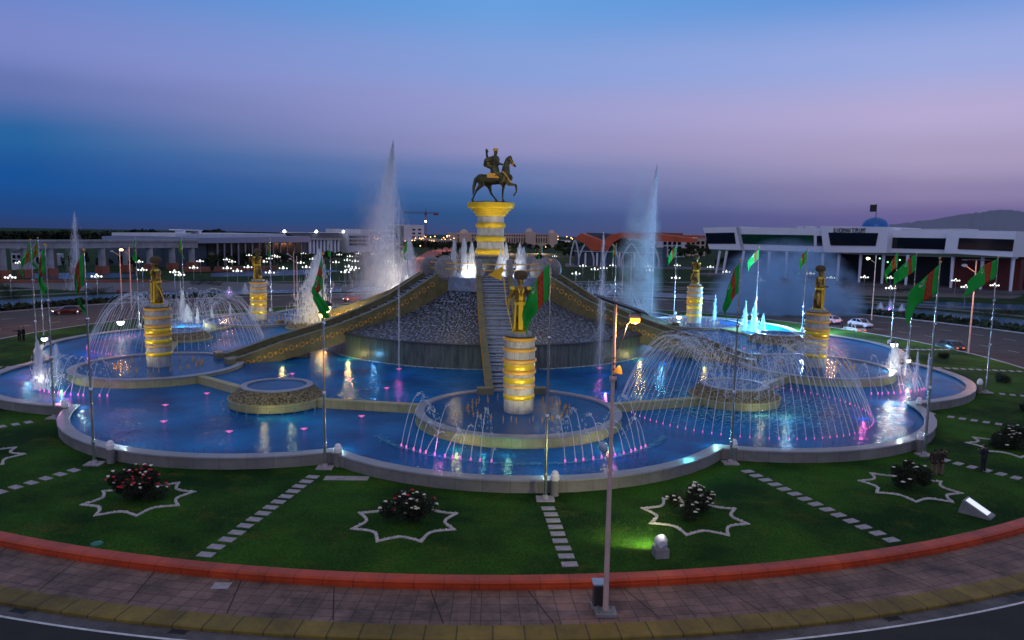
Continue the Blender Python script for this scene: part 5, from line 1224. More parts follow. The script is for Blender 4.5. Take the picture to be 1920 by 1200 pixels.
P = at(45, 639, 0); person(P, R(-30), 'taller person in black on the right of the pair at the far left', 'stand', blackc, blackc, 1.80)
P = at(1577, 618, -.4); person(P, R(60), 'person in black standing in the road between the white cars', 'step', blackc, blackc, 1.75)
P = at(222, 556, -.38); person(P, R(0), 'person in a dark red coat walking behind the canal on the left', 'step', mat('red_coat', (.2, .02, .02), .8), blackc, 1.75)

# ================================================================== CARS
def car(P, rot, label, paint_c, lights=1, kind=0):
    t = thing('parked_car' if lights == 0 else 'car', label, 'car', (P.x, P.y, -.436), rot, 'cars on the roundabout road')
    pm = mat('car_paint_%02d%02d%02d' % tuple(int(v*99) for v in paint_c), paint_c, .25, metal=.2); Lc, W_ = 4.5, .86
    # stations along x: (x, half width, z low, z belt, z top, half width at top)
    st = [(-2.25, .62, .38, .55, .58, .55), (-2.20, .80, .30, .72, .80, .74), (-1.75, .86, .24, .84, .92, .78), (-1.25, .87, .22, .88, .97, .76), (-.2, .88, .22, .88, .95, .76), (.85, .88, .22, .86, .92, .76), (1.45, .87, .22, .80, .84, .74), (2.0, .84, .24, .70, .75, .70), (2.2, .74, .30, .58, .66, .62), (2.26, .58, .36, .50, .54, .5)]
    mb = MB()
    for x, w, z0, zb, zt, wt in st:
        for y, z in ((-w*.92, z0), (-w, z0+.15), (-w, zb-.05), (-wt, zt), (wt, zt), (w, zb-.05), (w, z0+.15), (w*.92, z0)): mb.v.append((x, y, z))
    for i in range(len(st)-1):
        for j in range(8): k_ = (j+1) % 8; mb.face([i*8+j, i*8+k_, (i+1)*8+k_, (i+1)*8+j])
    mb.face(list(range(8))); mb.face(list(range((len(st)-1)*8, len(st)*8))[::-1]); mb.build('body', pm, t, smooth=True)
    cs = [(-1.72, .74, .93), (-1.10, .64, 1.36), (-.3, .62, 1.43), (.42, .64, 1.38), (1.18, .74, .90)]
    mb = MB()
    for x, w, z in cs:
        for y, zz in ((-.77, .90), (-w, z), (w, z), (.77, .90)): mb.v.append((x if z < 1 else x, y, zz))
    for i in range(4):
        for j in range(3): mb.face([i*4+j, i*4+j+1, (i+1)*4+j+1, (i+1)*4+j])
    mb.build('cabin_glass', glass, t, smooth=True)
    mb = MB(); v = [(-1.08, .645, 1.365), (-.3, .625, 1.437), (.40, .645, 1.388)]
    for x, w, z in v: mb.v += [(x, -w, z+.0), (x, -w*.6, z+.035), (x, w*.6, z+.035), (x, w, z)]
    for i in range(2):
        for j in range(3): mb.face([i*4+j, i*4+j+1, (i+1)*4+j+1, (i+1)*4+j])
    for sy in (-1, 1):
        for xa, za, xb, zb_ in ((-1.72, .93, -1.10, 1.37), (.42, 1.39, 1.18, .90), (-.25, .92, -.3, 1.42)): mb.tube([(xa, .76*sy, za), (xb, .65*sy, zb_)], .035, 5)
    mb.build('roof', pm, t, smooth=True)
    for x in (-1.38, 1.40):
        for sy in (-1, 1):
            w_ = MB().lathe([(.2, -.1), (.31, -.1), (.335, -.06), (.335, .06), (.31, .1), (.2, .1)], 20, cap=True).build('wheel', darkm, t, (x, .80*sy, .335), rot=(PI/2, 0, 0), smooth=True)
            MB().lathe([(.02, -.115), (.19, -.105), (.2, -.09)], 14, cap=False).lathe([(.02, .115), (.19, .105), (.2, .09)], 14, cap=False).build('rim', steel, w_, smooth=True)
    for sy in (-1, 1):
        mb = MB(); mb.ball((2.14, .58*sy, .62), (.09, .15, .075), 10, 6); mb.build('headlight', mat('headlight_on', (1, 1, .9), .2, emit=(1, .95, .8), es=5) if lights else mat('headlight_off', (.6, .6, .6), .15), t)
        mb = MB(); mb.box(-2.25, .45*sy-.16, .60, -2.17, .45*sy+.16, .72); mb.build('tail_light', mat('tail_on', (.6, .02, .01), .3, emit=(1, .15, .05), es=1.4), t)
    mb = MB(); mb.box(2.2, -.7, .28, 2.30, .7, .40); mb.box(-2.30, -.7, .32, -2.2, .7, .44); mb.build('bumper', darkm, t)
    return t
def toward(x0, y0, x1, y1): a, b_ = at(x0, y0, -.4), at(x1, y1, -.4); return math.atan2(b_.y-a.y, b_.x-a.x)
car(at(126, 589, -.44), toward(160, 587, 100, 590), 'dark red sedan with lit headlights driving on the road at the far left', (.10, .015, .015))
car(at(661, 565, -.44), toward(680, 563, 640, 567), 'bright red orange car beyond the left ramp on the far road', (.55, .06, .02))
car(at(1557, 606, -.44), toward(1580, 609, 1530, 600), 'white sedan nearest the right column on the road', (.75, .62, .68), 0)
car(at(1613, 613, -.44), toward(1590, 609, 1638, 617), 'silver white estate car behind the beige one on the road', (.62, .64, .72), 0)
t = car(at(1602, 624, -.44), toward(1625, 629, 1580, 618), 'beige car with glowing tail lights in front of the silver white one', (.35, .28, .20), 0)
car(at(1778, 657, -.44), toward(1800, 662, 1745, 650), 'dark green car with glowing rear lamps beside the right lawn', (.035, .05, .05), 0)
car(at(1532, 611, -.44), toward(1560, 617, 1510, 605), 'pale car half hidden behind the right statue column', (.6, .45, .45), 0)

# ================================================================== STREET AND GLOBE LAMPS
def street_lamp(x, yb, yt, lab, lit=True, warm=(1, .6, .25), tpanel=True, r_=.09):
    P = at(x, yb, -.4); h_ = zat(P, yt)+.4; t = thing('street_lamp', lab, 'street lamp', (P.x, P.y, -.4), 0, 'street lamps beyond the basin'); k_ = h_/12
    MB().tube([(0, 0, 0), (0, 0, h_)], [r_*1.3, r_*.8], 8).build('pole', galv, t, smooth=True)
    if tpanel: mb = MB(); mb.box(-1.5*k_, -.5*k_, h_, 1.5*k_, .5*k_, h_+.08); mb.build('solar_panel', darkm, t)
    mb = MB(); mb.tube([(0, 0, h_-1.5*k_), (-1.3*k_, 0, h_-.7*k_)], .05, 6); mb.build('arm', galv, t)
    mb = MB(); mb.ball((-1.45*k_, 0, h_-.65*k_), (.36*k_, .26*k_, .2*k_), 10, 8); mb.build('lamp_glass', mat('lamp_lit_%d' % int(warm[1]*100), warm, .4, emit=warm, es=7) if lit else mat('pale_glass', (.3, .4, .55), .25), t, smooth=True); return t
street_lamp(229, 580, 465, 'street lamp standing behind the left water dome, left of the pair', False)
street_lamp(247, 582, 462, 'street lamp with small orange light behind the left water dome', True)
street_lamp(1634, 600, 478, 'street lamp with lit warm lamp in front of the white building', True, (1, .8, .55))
street_lamp(1815, 668, 488, 'street lamp with panel and side arm beside the dark green car', False)
street_lamp(552, 562, 472, 'slim lamp post right of the rear left column', False, tpanel=False)
street_lamp(558, 582, 480, 'second slim lamp post right of the rear left column', False, tpanel=False)
street_lamp(724, 546, 468, 'slim lamp post left of the highest plume', False, tpanel=False)
street_lamp(1166, 560, 480, 'slim lamp post left of the tall right plume', False, tpanel=False)
street_lamp(1182, 552, 470, 'second slim lamp post left of the tall right plume', False, tpanel=False)
gm = mat('globe_glass', (1, 1, .96), .4, emit=(.95, 1, .88), es=1.3)
gl0 = None
GP = [(36, 492), (19, 519), (261, 490), (267, 505), (181, 517), (327, 509), (337, 514), (375, 489), (363, 501), (425, 486), (435, 490), (426, 502), (445, 507), (465, 500), (505, 484), (515, 479), (520, 481), (564, 492), (574, 500), (531, 502), (506, 510), (495, 490), (569, 475), (586, 485), (630, 491), (651, 487), (666, 489), (654, 499), (667, 502), (657, 505), (647, 509), (672, 475), (636, 477), (656, 480), (700, 476), (467, 478), (728, 490), (742, 498),
      (1080, 512), (1115, 504), (1132, 502), (1149, 497), (1215, 499), (1218, 506), (1267, 520), (1362, 509), (1427, 525), (1621, 519), (1670, 520), (1670, 539), (1792, 525), (1811, 537), (1865, 534), (1270, 497), (1332, 500), (1093, 498), (1040, 480), (1520, 512), (1558, 520)]
GP.sort(); GPL = [q_ for q_ in GP if q_[0] < 960]; GPR = [q_ for q_ in GP if q_[0] >= 960]
for x, y in GP:
    P = at(x, y, 3.9); zone = 'left' if x < 960 else 'right'
    lab = f'cluster of glowing white globes on a post, {ORD[(GPL if x < 960 else GPR).index((x, y))]} from the left in the {zone} park'
    if gl0 is None:
        t = thing('globe_lamp', lab, 'park lamp', (P.x, P.y, -.4), 0)
        mb = MB(); mb.tube([(0, 0, 0), (0, 0, 4.1)], [.09, .06], 6); [mb.tube([(0, 0, 3.6), (1.0*C(a), .6*S(a), 3.9)], .03, 4) for a in (0, PI/2, PI, 1.5*PI)]; mb.build('post', steel, t)
        for a in range(5):
            c = (1.05*C(a*PI/2), .7*S(a*PI/2), 4.15) if a < 4 else (0, 0, 4.55); MB().ball(c, .21, 10, 8).build('globe', gm, t, smooth=True)
        gl0 = t; o = t
    else: o = dup(gl0, (P.x, P.y, -.4), 0, lab)
    d_ = (P-CAM).length; o.scale = (1+.0*d_, 1, 1); o['group'] = f'globe lamps in the {zone} park'
# ================================================================== BUILDINGS
class Facade:
    """local frame: x along the front, y away from the viewer, z up; reads sizes off the photograph's pixels on the front plane"""
    def __init__(s, A, B, name, label, cat='building', group=None, zb=-.42):
        s.A = at(A[0], A[1], zb); s.B = at(B[0], B[1], zb); s.zb = zb
        d = (s.B-s.A); s.len = d.length; s.u = d/s.len; s.n = Vector((-s.u.y, s.u.x, 0)); s.root = thing(name, label, cat, s.A, math.atan2(s.u.y, s.u.x), group)
    def hit(s, x, y, dep=0):
        d = cam_ray(x, y); o = s.A+s.n*dep; t = (o-CAM).dot(s.n)/d.dot(s.n); P = CAM+d*t; return (P-s.A).dot(s.u), P.z-s.zb
    def box(s, name, x0, y0, x1, y1, d0, d1, m, parent=None, on=0, bot=None):
        a, zt = s.hit(x0, y0, on); b, zl = s.hit(x1, y1, on)
        if bot is not None: zl = bot
        mb = MB(); mb.box(a, on+d0, zl, b, on+d1, zt); return mb.build(name, m, parent or s.root)
    def quad(s, name, pts, d0, d1, m, parent=None, on=0):
        P = [s.hit(x, y, on) for x, y in pts]; mb = MB(); n = len(P)
        for d in (on+d0, on+d1):
            for a, z in P: mb.v.append((a, d, z))
        mb.face(list(range(n))[::-1]); mb.face([n+i for i in range(n)])
        for i in range(n): j = (i+1) % n; mb.face([i, j, n+j, n+i])
        return mb.build(name, m, parent or s.root)
wallw = mat('white_cladding', (.80, .83, .95), .5, var=.08, vs=.1); wallw2 = mat('pale_wall', (.55, .57, .62), .7, var=.2, vs=.1); greyw = mat('blue_grey_wall', (.05, .08, .11), .7, var=.2, vs=.1)
colst = mat('column_stone', (.33, .33, .34), .6, var=.3, vs=.4); redst = mat('red_base', (.30, .09, .05), .6, var=.2)
for x_, y_ in ((792, 530), (800, 505), (815, 485), (840, 470)): lamp('POINT', at(x_, y_, -.4)+Vector((0, 0, 9)), 1100*((at(x_, y_).y+93)/220)**2, (1, .35, .15), 1.)  # warm lamps added to brighten the boulevard
# --- white building on the right
f = Facade((1318, 516), (1912, 553), 'white_building', 'long white modern building with blue dome and dark glass strips on the right'); G_ = f
f.box('recess_wall', 1330, 470, 1900, 500, 12, 30, mat('recess_shade', (.004, .006, .008), .6), bot=0)  # deep shade under the blocks put into the near-black colour
f.box('striped_wall', 1768, 482, 1898, 500, 8, 11.9, tile_mat('striped_red_wall', (.16, .028, .02), (.13, .02, .015), (.03, .008, .006), 1., bw=30, bh=1.1, ms=.12, uv=False), bot=0)
f.quad('upper_block', [(1318, 427), (1388, 425), (1396, 469), (1330, 467)], 0, 26, wallw); f.quad('window', [(1323, 437), (1377, 436), (1380, 457), (1327, 457)], -.25, .1, glass)
f.quad('upper_block', [(1380, 426), (1556, 428), (1556, 473), (1389, 468)], 0, 26, wallw); f.quad('window', [(1390, 439), (1526, 441), (1526, 461), (1394, 457)], -.25, .1, greenglass); f.quad('window', [(1532, 442), (1542, 442), (1542, 461), (1532, 461)], -.25, .1, glass)
f.quad('centre_block', [(1549, 424), (1676, 426), (1672, 474), (1555, 473)], -4, 22, wallw)
w_ = f.quad('window', [(1554, 436), (1647, 437), (1642, 461), (1558, 460)], -.3, 0, glass, on=-4)
f.quad('upper_block', [(1650, 431), (1790, 432), (1787, 476), (1652, 473)], 0, 26, wallw); f.quad('window', [(1657, 445), (1782, 447), (1780, 468), (1656, 465)], -.25, .1, glass)
f.quad('end_block', [(1788, 432), (1916, 434), (1909, 482), (1782, 474)], -5, 26, wallw); f.quad('window', [(1799, 446), (1902, 449), (1899, 471), (1796, 467)], -.3, 0, glass, on=-5)
for x, y1 in [(1345, 470), (1358, 470), (1390, 470), (1440, 472), (1473, 472), (1541, 474), (1571, 474), (1612, 474), (1655, 474), (1700, 478), (1785, 482), (1841, 482), (1898, 482)]:
    a, z = f.hit(x, y1); MB().tube([(a+(.6 if x < 1400 else 0), 1, z), (a-(.9 if x < 1400 else 0), 1, 0)], [.55, .4], 10).build('pillar', wallw, f.root, smooth=True)
for x, y in [(1625, 485), (1640, 492), (1663, 488), (1602, 487)]:
    a, z = f.hit(x, y); MB().ball((a, 10, z), .28, 6, 5).build('indoor_lamp', mat('indoor_lamp', (.4, 1, .7), .5, emit=(.4, 1, .6), es=2), f.root)
a, z = f.hit(1621, 424); r_ = abs(f.hit(1645, 424)[0]-f.hit(1597, 424)[0])/2
MB().lathe([(r_*1.25, -1.5), (r_*1.25, -.2), (r_, 0), (r_*.97, r_*.22), (r_*.8, r_*.48), (r_*.5, r_*.66), (r_*.15, r_*.75), (.1, r_*.78)], 36).build('dome', mat('blue_dome', (.02, .14, .42), .3, metal=.2), f.root, (a, 8, z), smooth=True)
zz = f.hit(1621, 383, 8)[1]; MB().tube([(a, 8, z+r_*.7), (a, 8, zz)], .12, 6).build('mast', darkm, f.root); mb = MB(); mb.box(a-2.2, 7.97, zz-2.6, a, 8.03, zz-.2); mb.build('pennant', darkm, f.root)
# lettering on the parapet
cu = bpy.data.curves.new('lettering', 'FONT'); cu.body = 'ILI HORMAN TOPLUMY'; x0, z0 = f.hit(1563, 432.5, -4); x1, _ = f.hit(1623, 432.5, -4); cu.size = 2.2; cu.extrude = .08
o = link('lettering', cu, f.root); bpy.context.view_layer.update(); w0 = o.dimensions.x or 20; o.scale = ((x1-x0)/w0, 1, 1); o.rotation_euler = (PI/2, 0, 0); o.location = (x0, -4.12, z0-.6); o.data.materials.append(darkm); bpy.context.view_layer.update()
me_ = bpy.data.meshes.new_from_object(o.evaluated_get(bpy.context.evaluated_depsgraph_get())); o2 = link('lettering', me_, f.root, o.location, tuple(o.rotation_euler)); o2.scale = o.scale; bpy.data.objects.remove(o); o2.name = 'lettering'
f.quad('parapet', [(1676, 429), (1792, 428), (1792, 432), (1676, 433)], 6, 20, wallw2)
f.box('terrace', 1318, 512, 1912, 520, -8, 26, plaza, bot=0)
P = f.hit(1470, 425)
for xx in (1480, 1494): f.quad('rooftop_box', [(xx-6, 423), (xx+6, 423), (xx+6, 429), (xx-6, 429)], 8, 12, wallw2)
# --- tall far right slab
f = Facade((1896, 505), (1960, 508), 'tower_slab', 'grey slab building cut by the right edge behind the white building'); f.box('wall', 1907, 452, 1990, 480, 0, 30, wallw2, bot=0, on=0)
for i in range(4): f.box('window', 1912+i*14, 458, 1920+i*14, 490, -.3, .1, glass)
# --- arched market hall with orange roof
f = Facade((1072, 497), (1240, 502), 'arched_hall', 'hall with white pointed arches and a wavy orange roof behind the right plume')
f.box('wall', 1076, 462, 1236, 490, 1.5, 30, greyw, bot=0)
orange = mat('orange_roof', (.50, .085, .03), .6, var=.25, vs=.15)
f.quad('roof', [(1078, 448), (1090, 437), (1130, 452), (1146, 440), (1165, 436), (1230, 438), (1300, 447), (1300, 455), (1230, 452), (1210, 450), (1165, 446), (1150, 455), (1140, 470), (1110, 470), (1094, 455)], -1, 26, orange)
f.quad('roof_ridge', [(1079, 444), (1092, 436), (1130, 437), (1150, 442), (1148, 448), (1092, 446)], 10, 28, greyw)
for (xa, xb, ya) in ((1070, 1086, 446), (1086, 1114, 451), (1134, 1160, 453), (1166, 1202, 453), (1206, 1236, 455)):
    a0, _ = f.hit(xa, 480); a1, _ = f.hit(xb, 480); am = (a0+a1)/2; zt = f.hit((xa+xb)/2, ya+4)[1]; zs = f.hit(xa, 474)[1]
    pts = [(a0, -.6, 0), (a0, -.6, zs*.5)]+[(a0+(am-a0)*(i/8)**1.25, -.6, zs*.5+(zt-zs*.5)*(1-(1-i/8)**1.35)) for i in range(1, 9)]; pts += [(2*am-p_[0], p_[1], p_[2]) for p_ in pts[::-1][1:]]
    MB().tube(pts, .42, 6).build('arch', wallw2, f.root)
f.box('beam', 1076, 471, 1236, 474, -.5, .5, wallw)
for x in (1098, 1120, 1150, 1162, 1190, 1210): a, z = f.hit(x, 474); MB().tube([(a, 0, 0), (a, 0, z)], .5, 6).build('pillar', wallw, f.root)
# --- cream palace in the middle distance
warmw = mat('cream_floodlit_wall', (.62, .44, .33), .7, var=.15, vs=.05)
def windows(f, xs, y0, y1, w, m=None, d=0, par=None):
    for x in xs: f.box('window', x, y0, x+w, y1, -.5, .2, m or glass, par, on=d)
f = Facade((855, 462), (1046, 464), 'cream_palace', 'long cream floodlit building with arched gables beyond the central column')
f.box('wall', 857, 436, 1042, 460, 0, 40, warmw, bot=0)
for x0, x1, yt in ((860, 882, 433), (984, 1002, 430), (1028, 1043, 432)):
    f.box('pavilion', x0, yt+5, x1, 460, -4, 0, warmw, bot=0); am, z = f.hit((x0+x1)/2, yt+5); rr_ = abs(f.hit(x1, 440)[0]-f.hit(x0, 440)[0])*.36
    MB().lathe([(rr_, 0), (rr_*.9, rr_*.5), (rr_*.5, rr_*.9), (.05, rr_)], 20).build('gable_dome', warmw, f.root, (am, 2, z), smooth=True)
windows(f, [858+i*4.6 for i in range(40)], 440, 443, 2.0); windows(f, [858+i*4.6 for i in range(40)], 446, 455, 1.6, mat('tall_window', (.05, .04, .03), .2))
lamp('SPOT', at(950, 466, 3)+Vector((0, -28, 0)), 52000, (1, .62, .42), 3, at(950, 460, 12), 150, .9); lamp('SPOT', at(1010, 466, 3)+Vector((0, -28, 0)), 52000, (1, .62, .42), 3, at(1010, 460, 12), 150, .9); lamp('SPOT', at(880, 466, 3)+Vector((0, -28, 0)), 22000, (1, .5, .35), 3, at(880, 460, 12), 150, .9)
# --- buildings on the left
f = Facade((365, 501), (640, 484), 'glass_hall', 'low wide building with flat pale roof, dark glass front and thin columns on the left')
f.box('wall', 372, 458, 575, 480, 3, 40, mat('hall_glass', (.01, .02, .02), .15, var=.5, vs=.1), bot=0)
f.box('wing_wall', 345, 452, 395, 480, 2, 38, greyw, bot=0)
f.quad('roof', [(362, 446), (576, 443), (576, 454), (362, 456)], -2, 42, mat('roof_blue', (.22, .28, .42), .6)); f.quad('upper_roof', [(378, 439), (575, 439), (578, 445), (378, 445)], 12, 42, wallw2)
f.quad('roof_frame', [(397, 431), (434, 432), (434, 434), (397, 433)], 14, 20, wallw); f.box('roof_room', 400, 433, 404, 440, 14, 18, wallw); f.box('roof_room', 428, 433, 432, 440, 14, 18, wallw)
for i in range(14): a, z = f.hit(403+i*13.2, 455); MB().tube([(a, -1, 0), (a, -1, z)], .35, 8).build('pillar', colst, f.root, smooth=True)
f = Facade((575, 476), (642, 474), 'columned_hall', 'grey hall with tall white columns under a lit flat roof')
f.box('wall', 574, 447, 636, 470, 2, 40, mat('hall_wall', (.16, .14, .15), .7), bot=0); f.quad('roof', [(527, 436), (640, 437), (640, 446), (565, 446)], -1, 40, mat('roof_grey', (.13, .14, .18), .7)); f.box('cornice', 577, 446, 638, 450, -1.5, 2, colst)
f.quad('roof_edge', [(527, 435), (641, 436), (641, 437), (527, 436.2)], -1.5, 1, wallw)
for i in range(9): a, z = f.hit(581+i*6.6, 449); MB().tube([(a, 0, 0), (a, 0, z)], .9, 10).build('pillar', wallw, f.root, smooth=True)
for x in (528, 588, 639): a, z = f.hit(x, 435.5); MB().ball((a, -2.2, z+.6), .9, 8, 6).build('roof_lamp', mat('roof_lamp', (1, 1, .9), .4, emit=(.9, 1, .9), es=9), f.root)
f = Facade((650, 474), (752, 470), 'office_block', 'pale office building with rows of windows behind the highest plume')
f.box('wall', 652, 438, 690, 470, 0, 30, wallw2, bot=0); f.box('wall', 690, 430, 752, 470, 6, 36, wallw2, bot=0)
for r_ in range(3): windows(f, [655+i*5.2 for i in range(7)], 442+r_*7, 446+r_*7, 4.2, mat('teal_window', (.02, .08, .10), .2))
for r_ in range(3): windows(f, [694+i*6 for i in range(9)], 436+r_*8, 440+r_*8, 3.5, glass, 6)
f = Facade((756, 462), (798, 462), 'white_block', 'small white block with square windows beside the construction crane')
f.box('wall', 758, 421, 795, 470, 0, 25, mat('white_block_wall', (.6, .6, .66), .6), bot=0); f.box('side_wall', 750, 423, 758, 470, 1, 24, greyw, bot=0)
for r_ in range(3): windows(f, [773, 784], 429+r_*7, 432+r_*7, 5, glass)
lamp('SPOT', at(778, 470, 3)+Vector((0, -20, 0)), 16000, (1, .45, .3), 2, at(778, 466, 12), 120, .9)
# small far houses right of the hall
for i, (x0, x1, yt, yb, m, lab) in enumerate([(1240, 1284, 447, 476, wallw2, 'white house with dark windows right of the arched hall'), (1284, 1322, 446, 474, warmw, 'cream house under an orange roof left of the white building'), (1232, 1278, 441, 470, wallw2, 'pale far building over the trees right of the tall plume'), (20, 58, 472, 500, wallw2, 'small white building seen through the left end of the colonnade')]):
    f = Facade((x0, yb+6), (x1, yb+6), 'house', lab, 'house'); f.box('wall', x0, yt, x1, yb, 0, 18, m, bot=0)
    f.box('roof', x0-1, yt-5, x1+1, yt, -1, 19, [orange, orange, redst, mat('roof_grey', (.13, .14, .18), .7)][i])
    windows(f, [x0+4+j*9 for j in range(int((x1-x0)/9))], yt+6, yt+12, 5); windows(f, [x0+4+j*9 for j in range(int((x1-x0)/9))], yt+15, yt+20, 5)
rb = random.Random(4)
CITY = [(643, 660, 446, 'cream'), (700, 716, 447, 'pale'), (802, 820, 447, 'pinkish'), (822, 852, 449, 'low cream'), (1046, 1070, 450, 'low pale'), (1180, 1222, 447, 'pale'), (1286, 1312, 440, 'tall cream'), (1212, 1250, 436, 'domed pale'), (296, 340, 447, 'grey'), (64, 100, 478, 'white')]
for i, (x0, x1, yt, w_) in enumerate(CITY):
    yb = 463 if x0 > 500 else (468 if x0 > 200 else 500); f = Facade((x0, yb), (x1, yb), 'city_building', f'small distant {w_} building, {ORD[sorted(q_[0] for q_ in CITY).index(x0)]} from the left along the skyline', 'building', 'small buildings on the skyline')
    f.box('wall', x0, yt, x1, yb-3, 0, 20, warmw if 'cream' in w_ or 'pink' in w_ else wallw2, bot=0); windows(f, [x0+2+j*4.2 for j in range(int((x1-x0-3)/4.2))], yt+3, yt+6, 2.2, mat('lit_window', (.9, .7, .4), .4, emit=(1, .62, .3), es=.9) if i % 2 == 0 else glass); windows(f, [x0+2+j*4.2 for j in range(int((x1-x0-3)/4.2))], yt+8, yt+11, 2.2)
# --- colonnade on the left
f = Facade((-60, 527), (366, 503), 'colonnade', 'long curved looking stone colonnade with square red bases on the left', 'colonnade')
f.quad('beam', [(-60, 453), (366, 452), (366, 464.5), (-60, 466)], -1.2, 1.2, colst); f.quad('cornice', [(-62, 450), (368, 449), (368, 453), (-62, 453)], -1.8, 1.8, colst)
f.quad('rear_beam', [(-60, 456), (366, 454), (366, 461), (-60, 462)], 14, 16, colst)
for x, yb in [(-40, 525), (2, 523), (45, 522), (92, 519), (141, 517), (190, 514), (236, 512), (280, 509), (322, 507), (359, 505)]:
    a, z = f.hit(x, 462)
    p_ = MB().tube([(a, 0, 2.4), (a, 0, z+.5)], [1.15, 1.0], 16).build('pillar', colst, f.root, smooth=True); MB().box(a-1.5, -1.5, 0, a+1.5, 1.5, 2.5).build('base', redst, p_)
    MB().tube([(a-4.5, 15, 0), (a-4.5, 15, z-.4)], .9, 12).build('rear_pillar', mat('rear_column_stone', (.16, .13, .12), .7), f.root, smooth=True)
f2 = Facade((-60, 531), (330, 529), 'terrace_wall', 'low red brown terrace wall running in front of the colonnade', 'wall'); f2.quad('face', [(-60, 525), (300, 525), (330, 529), (330, 533), (-60, 533)], 0, 1.2, redplaza)
strip('distant_pool', [(40, 522), (130, 523), (262, 520), (255, 514), (200, 511), (60, 512)], -.36, canal)
f3 = Facade((345, 512), (500, 507), 'terrace_wall', 'low red brown terrace wall in front of the glass hall', 'wall'); f3.quad('face', [(345, 501), (520, 499), (520, 508), (345, 510)], 0, 1.5, redplaza)
# --- crane
P = at(798, 470, 0)*1; t = thing('tower_crane', 'dark red tower crane with a floodlight rising behind the white block', 'crane', P); red = mat('crane_red', (.16, .02, .03), .6)
zt = zat(P, 391); zj = zat(P, 400); sc_ = (P-CAM).length/F
mb = MB(); w_ = 2.6*sc_*.5
for sx_ in (-1, 1):
    for sy in (-1, 1): mb.tube([(w_*sx_, w_*sy, 0), (w_*sx_, w_*sy, zj)], .28*sc_, 4)
n_ = 16
for i in range(n_):
    z0, z1 = zj*i/n_, zj*(i+1)/n_
    for sy in (-1, 1): mb.tube([(-w_, w_*sy, z0), (w_, w_*sy, z1)], .2*sc_, 4); mb.tube([(w_*sy, -w_, z0), (w_*sy, w_, z1)], .2*sc_, 4)
mb.build('mast', red, t)
mb = MB()
for y_, z_ in ((-1, 0), (1, 0), (0, 2.2)): mb.tube([(-40*sc_, y_*sc_, zj+z_*sc_), (24*sc_, y_*sc_, zj+z_*sc_)], .35*sc_, 4)
for i in range(26): x = (-40+i*2.45)*sc_; mb.tube([(x, -sc_, zj), (x+1.2*sc_, 0, zj+2.2*sc_), (x+2.4*sc_, sc_, zj)], .2*sc_, 4)
mb.build('jib', red, t); MB().box(14*sc_, -1.4*sc_, zj-3*sc_, 23*sc_, 1.4*sc_, zj-.2*sc_).build('counterweight', red, t)
MB().box(-2*sc_, -2*sc_, zj-3.2*sc_, 2*sc_, 2*sc_, zj).tube([(0, 0, zj), (0, 0, zt)], [1.5*sc_, .4*sc_], 4).build('cab', red, t)
MB().ball((0, -2*sc_, zat(P, 415)), 1.7*sc_, 10, 8).build('floodlight', mat('crane_light', (1, .95, .7), .4, emit=(1, .9, .55), es=10), t, smooth=True)
# --- trees and distant lights
rg = random.Random(77)
def band(x0, x1, yb, top, n, kinds, label, group):
    L_ = []
    for i in range(n):
        x = x0+(x1-x0)*(i+rg.uniform(.1, .9))/n; y = yb(x)+rg.uniform(-2.5, 2.5); L_.append((x, y, y-top*rg.uniform(.75, 1.15), rg.choice(kinds)))
    trees(L_, label, group)
band(1050, 1330, lambda x: 486, 24, 22, (0, 1, 2, 3), 'leafy park tree in front of the arched hall and houses', 'trees before the arched hall')
band(800, 1060, lambda x: 474, 17, 20, (0, 1, 2), 'dark tree in the belt below the cream palace', 'trees below the cream palace')
band(640, 770, lambda x: 488, 18, 12, (0, 2, 1), 'pale green tree in the park left of the avenue', 'trees left of the avenue')
band(372, 640, lambda x: 500-(x-372)*.035, 20, 20, (0, 2, 3), 'tree in the park before the glass and columned halls', 'trees before the halls')
band(1330, 1560, lambda x: 503, 22, 13, (1, 3, 0), 'dark tree between the white pillars of the building', 'trees between the white pillars')
band(40, 360, lambda x: 506-(x-40)*.02, 26, 14, (1, 3, 1), 'dark tree seen between the pillars of the colonnade', 'trees seen through the colonnade')
trees([(1905, 545, 505, 0), (1925, 540, 500, 2)], 'tree at the right edge beside the white building', 'trees at the right edge')
trees([(838, 508, 464, 1), (826, 506, 478, 2), (1008, 500, 476, 0)], 'dark tree right behind the scroll heads of the ramps', 'trees behind the ramps')
trees([(398, 517, 484, 3), (250, 512, 478, 1), (152, 500, 470, 2)], 'tall dark tree behind the colonnade', 'trees behind the colonnade')
mb = MB()
for i in range(9000):
    x = rg.uniform(-40, 395); lift = 6+5*math.sin(x*.02)*math.sin(x*.071); y = 452-rg.random()**1.3*(lift+9)
    P0 = at(x, 452, 0); P0 = P0+Vector((0, rg.uniform(0, 60), 0)); z = zat(P0, y); s_ = rg.uniform(1.2, 3.2)*P0.y/700; b = len(mb.v)
    q_ = Quaternion((rg.gauss(0, 1), rg.gauss(0, 1), rg.gauss(0, 1), rg.gauss(0, 1))).normalized()
    for dx, dy in ((-s_, -s_*.6), (s_, -s_*.6), (s_*.7, s_*.6), (-s_*.7, s_*.6)): mb.v.append(tuple(P0*1+Vector((0, 0, max(0, z)))+q_ @ Vector((dx, dy, 0))))
    mb.face([b, b+1, b+2, b+3])
tag(mb.build('far_wood', leafd), 'dark far wood along the horizon above the colonnade', 'wood', kind='stuff')
mb = MB()
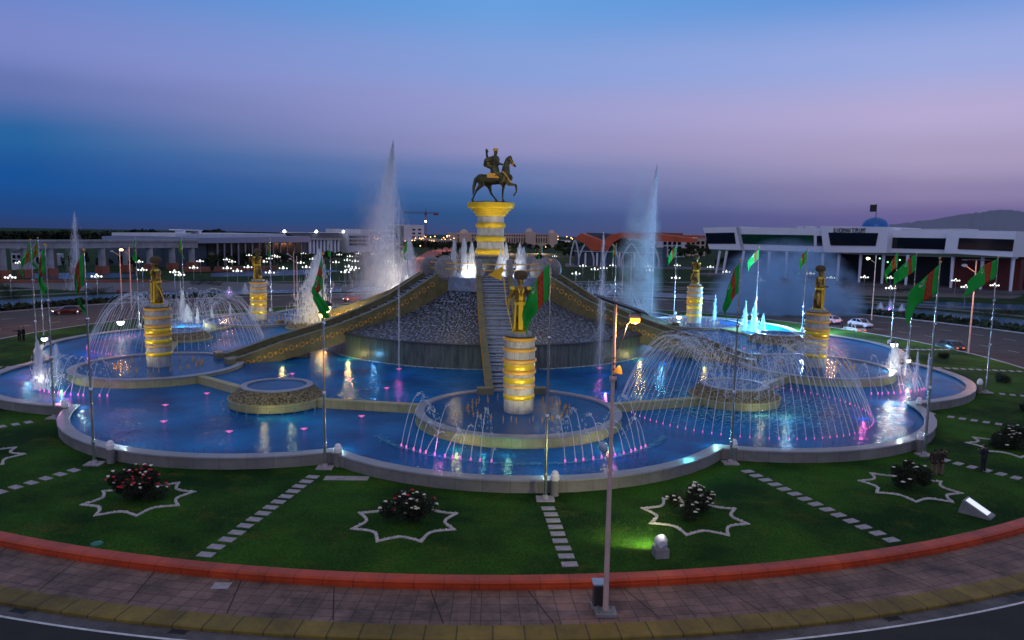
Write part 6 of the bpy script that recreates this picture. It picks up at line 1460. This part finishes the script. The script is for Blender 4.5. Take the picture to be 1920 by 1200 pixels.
for i in range(9000):
    x = rg.uniform(640, 1340); y0 = 463; P0 = at(x, y0, 0); P0 = P0+Vector((0, rg.uniform(0, 80), 0)); y = y0-rg.random()*(8+3*math.sin(x*.05)); z = zat(P0, y); s_ = rg.uniform(1., 2.6)*P0.y/700; b = len(mb.v)
    q_ = Quaternion((rg.gauss(0, 1), rg.gauss(0, 1), rg.gauss(0, 1), rg.gauss(0, 1))).normalized()
    for dx, dy in ((-s_, -s_*.6), (s_, -s_*.6), (s_*.7, s_*.6), (-s_*.7, s_*.6)): mb.v.append(tuple(P0+Vector((0, 0, max(0, z)))+q_ @ Vector((dx, dy, 0))))
    mb.face([b, b+1, b+2, b+3])
tag(mb.build('city_greenery', leafd), 'dark mass of city trees along the horizon behind the central column', 'wood', kind='stuff')
wl0 = None
WL = [(rg.uniform(770, 860), rg.uniform(441, 452)) for _ in range(20)]+[(rg.uniform(1044, 1075), rg.uniform(443, 449)) for _ in range(5)]+[(790, 448), (788, 461), (760, 452), (716, 450), (735, 458), (838, 478), (1005, 463), (1023, 463), (1075, 470), (398, 449), (330, 448), (518, 451), (643, 463), (656, 464)]
for i, (x, y) in enumerate(sorted(WL)):
    P = at(x, 462, 0) if y < 460 else at(x, y+8, 0); z = zat(P, y); s_ = (P-CAM).length/F
    lab = f'tiny warm street light on the horizon, {ORD[i]} from the left'
    if wl0 is None:
        t = thing('distant_light', lab, 'street light', (P.x, P.y, 0), 0, 'warm street lights of the city on the horizon')
        MB().tube([(0, 0, 0), (0, 0, 1)], .15, 5).build('pole', darkm, t); MB().ball((0, 0, 1), (1, 1, 1), 8, 6).build('bulb', mat('distant_bulb', (1, .6, .3), .5, emit=(1, .5, .2), es=5), t)
        wl0 = t; o = t
    else: o = dup(wl0, (P.x, P.y, 0), 0, lab)
    for ch in o.children:
        if ch.name.startswith('pole'): ch.scale = (s_, s_, z)
        else: ch.scale = (s_*.9,)*3; ch.location = (0, 0, z-s_*.9)
# low shrubs on the lawns beyond the canal
sh = MB(); rg = random.Random(9)
shm = bush_mesh(1.6, 1.2, 700, 77)[0]
for i, (x, y) in enumerate(sorted([(10, 541), (22, 555), (30, 560), (190, 550), (175, 553), (372, 534), (390, 533), (410, 535), (1690, 548), (1860, 595), (1900, 590), (1580, 556), (1130, 530), (1250, 533)])):
    P = at(x, y, -.4); t = tag(link('shrub', shm, None, P), f'low round dark shrub beyond the canal, {ORD[i]} from the left', 'bush', 'low shrubs beyond the canal'); t.scale = (1.6, 1.6, 1.3)
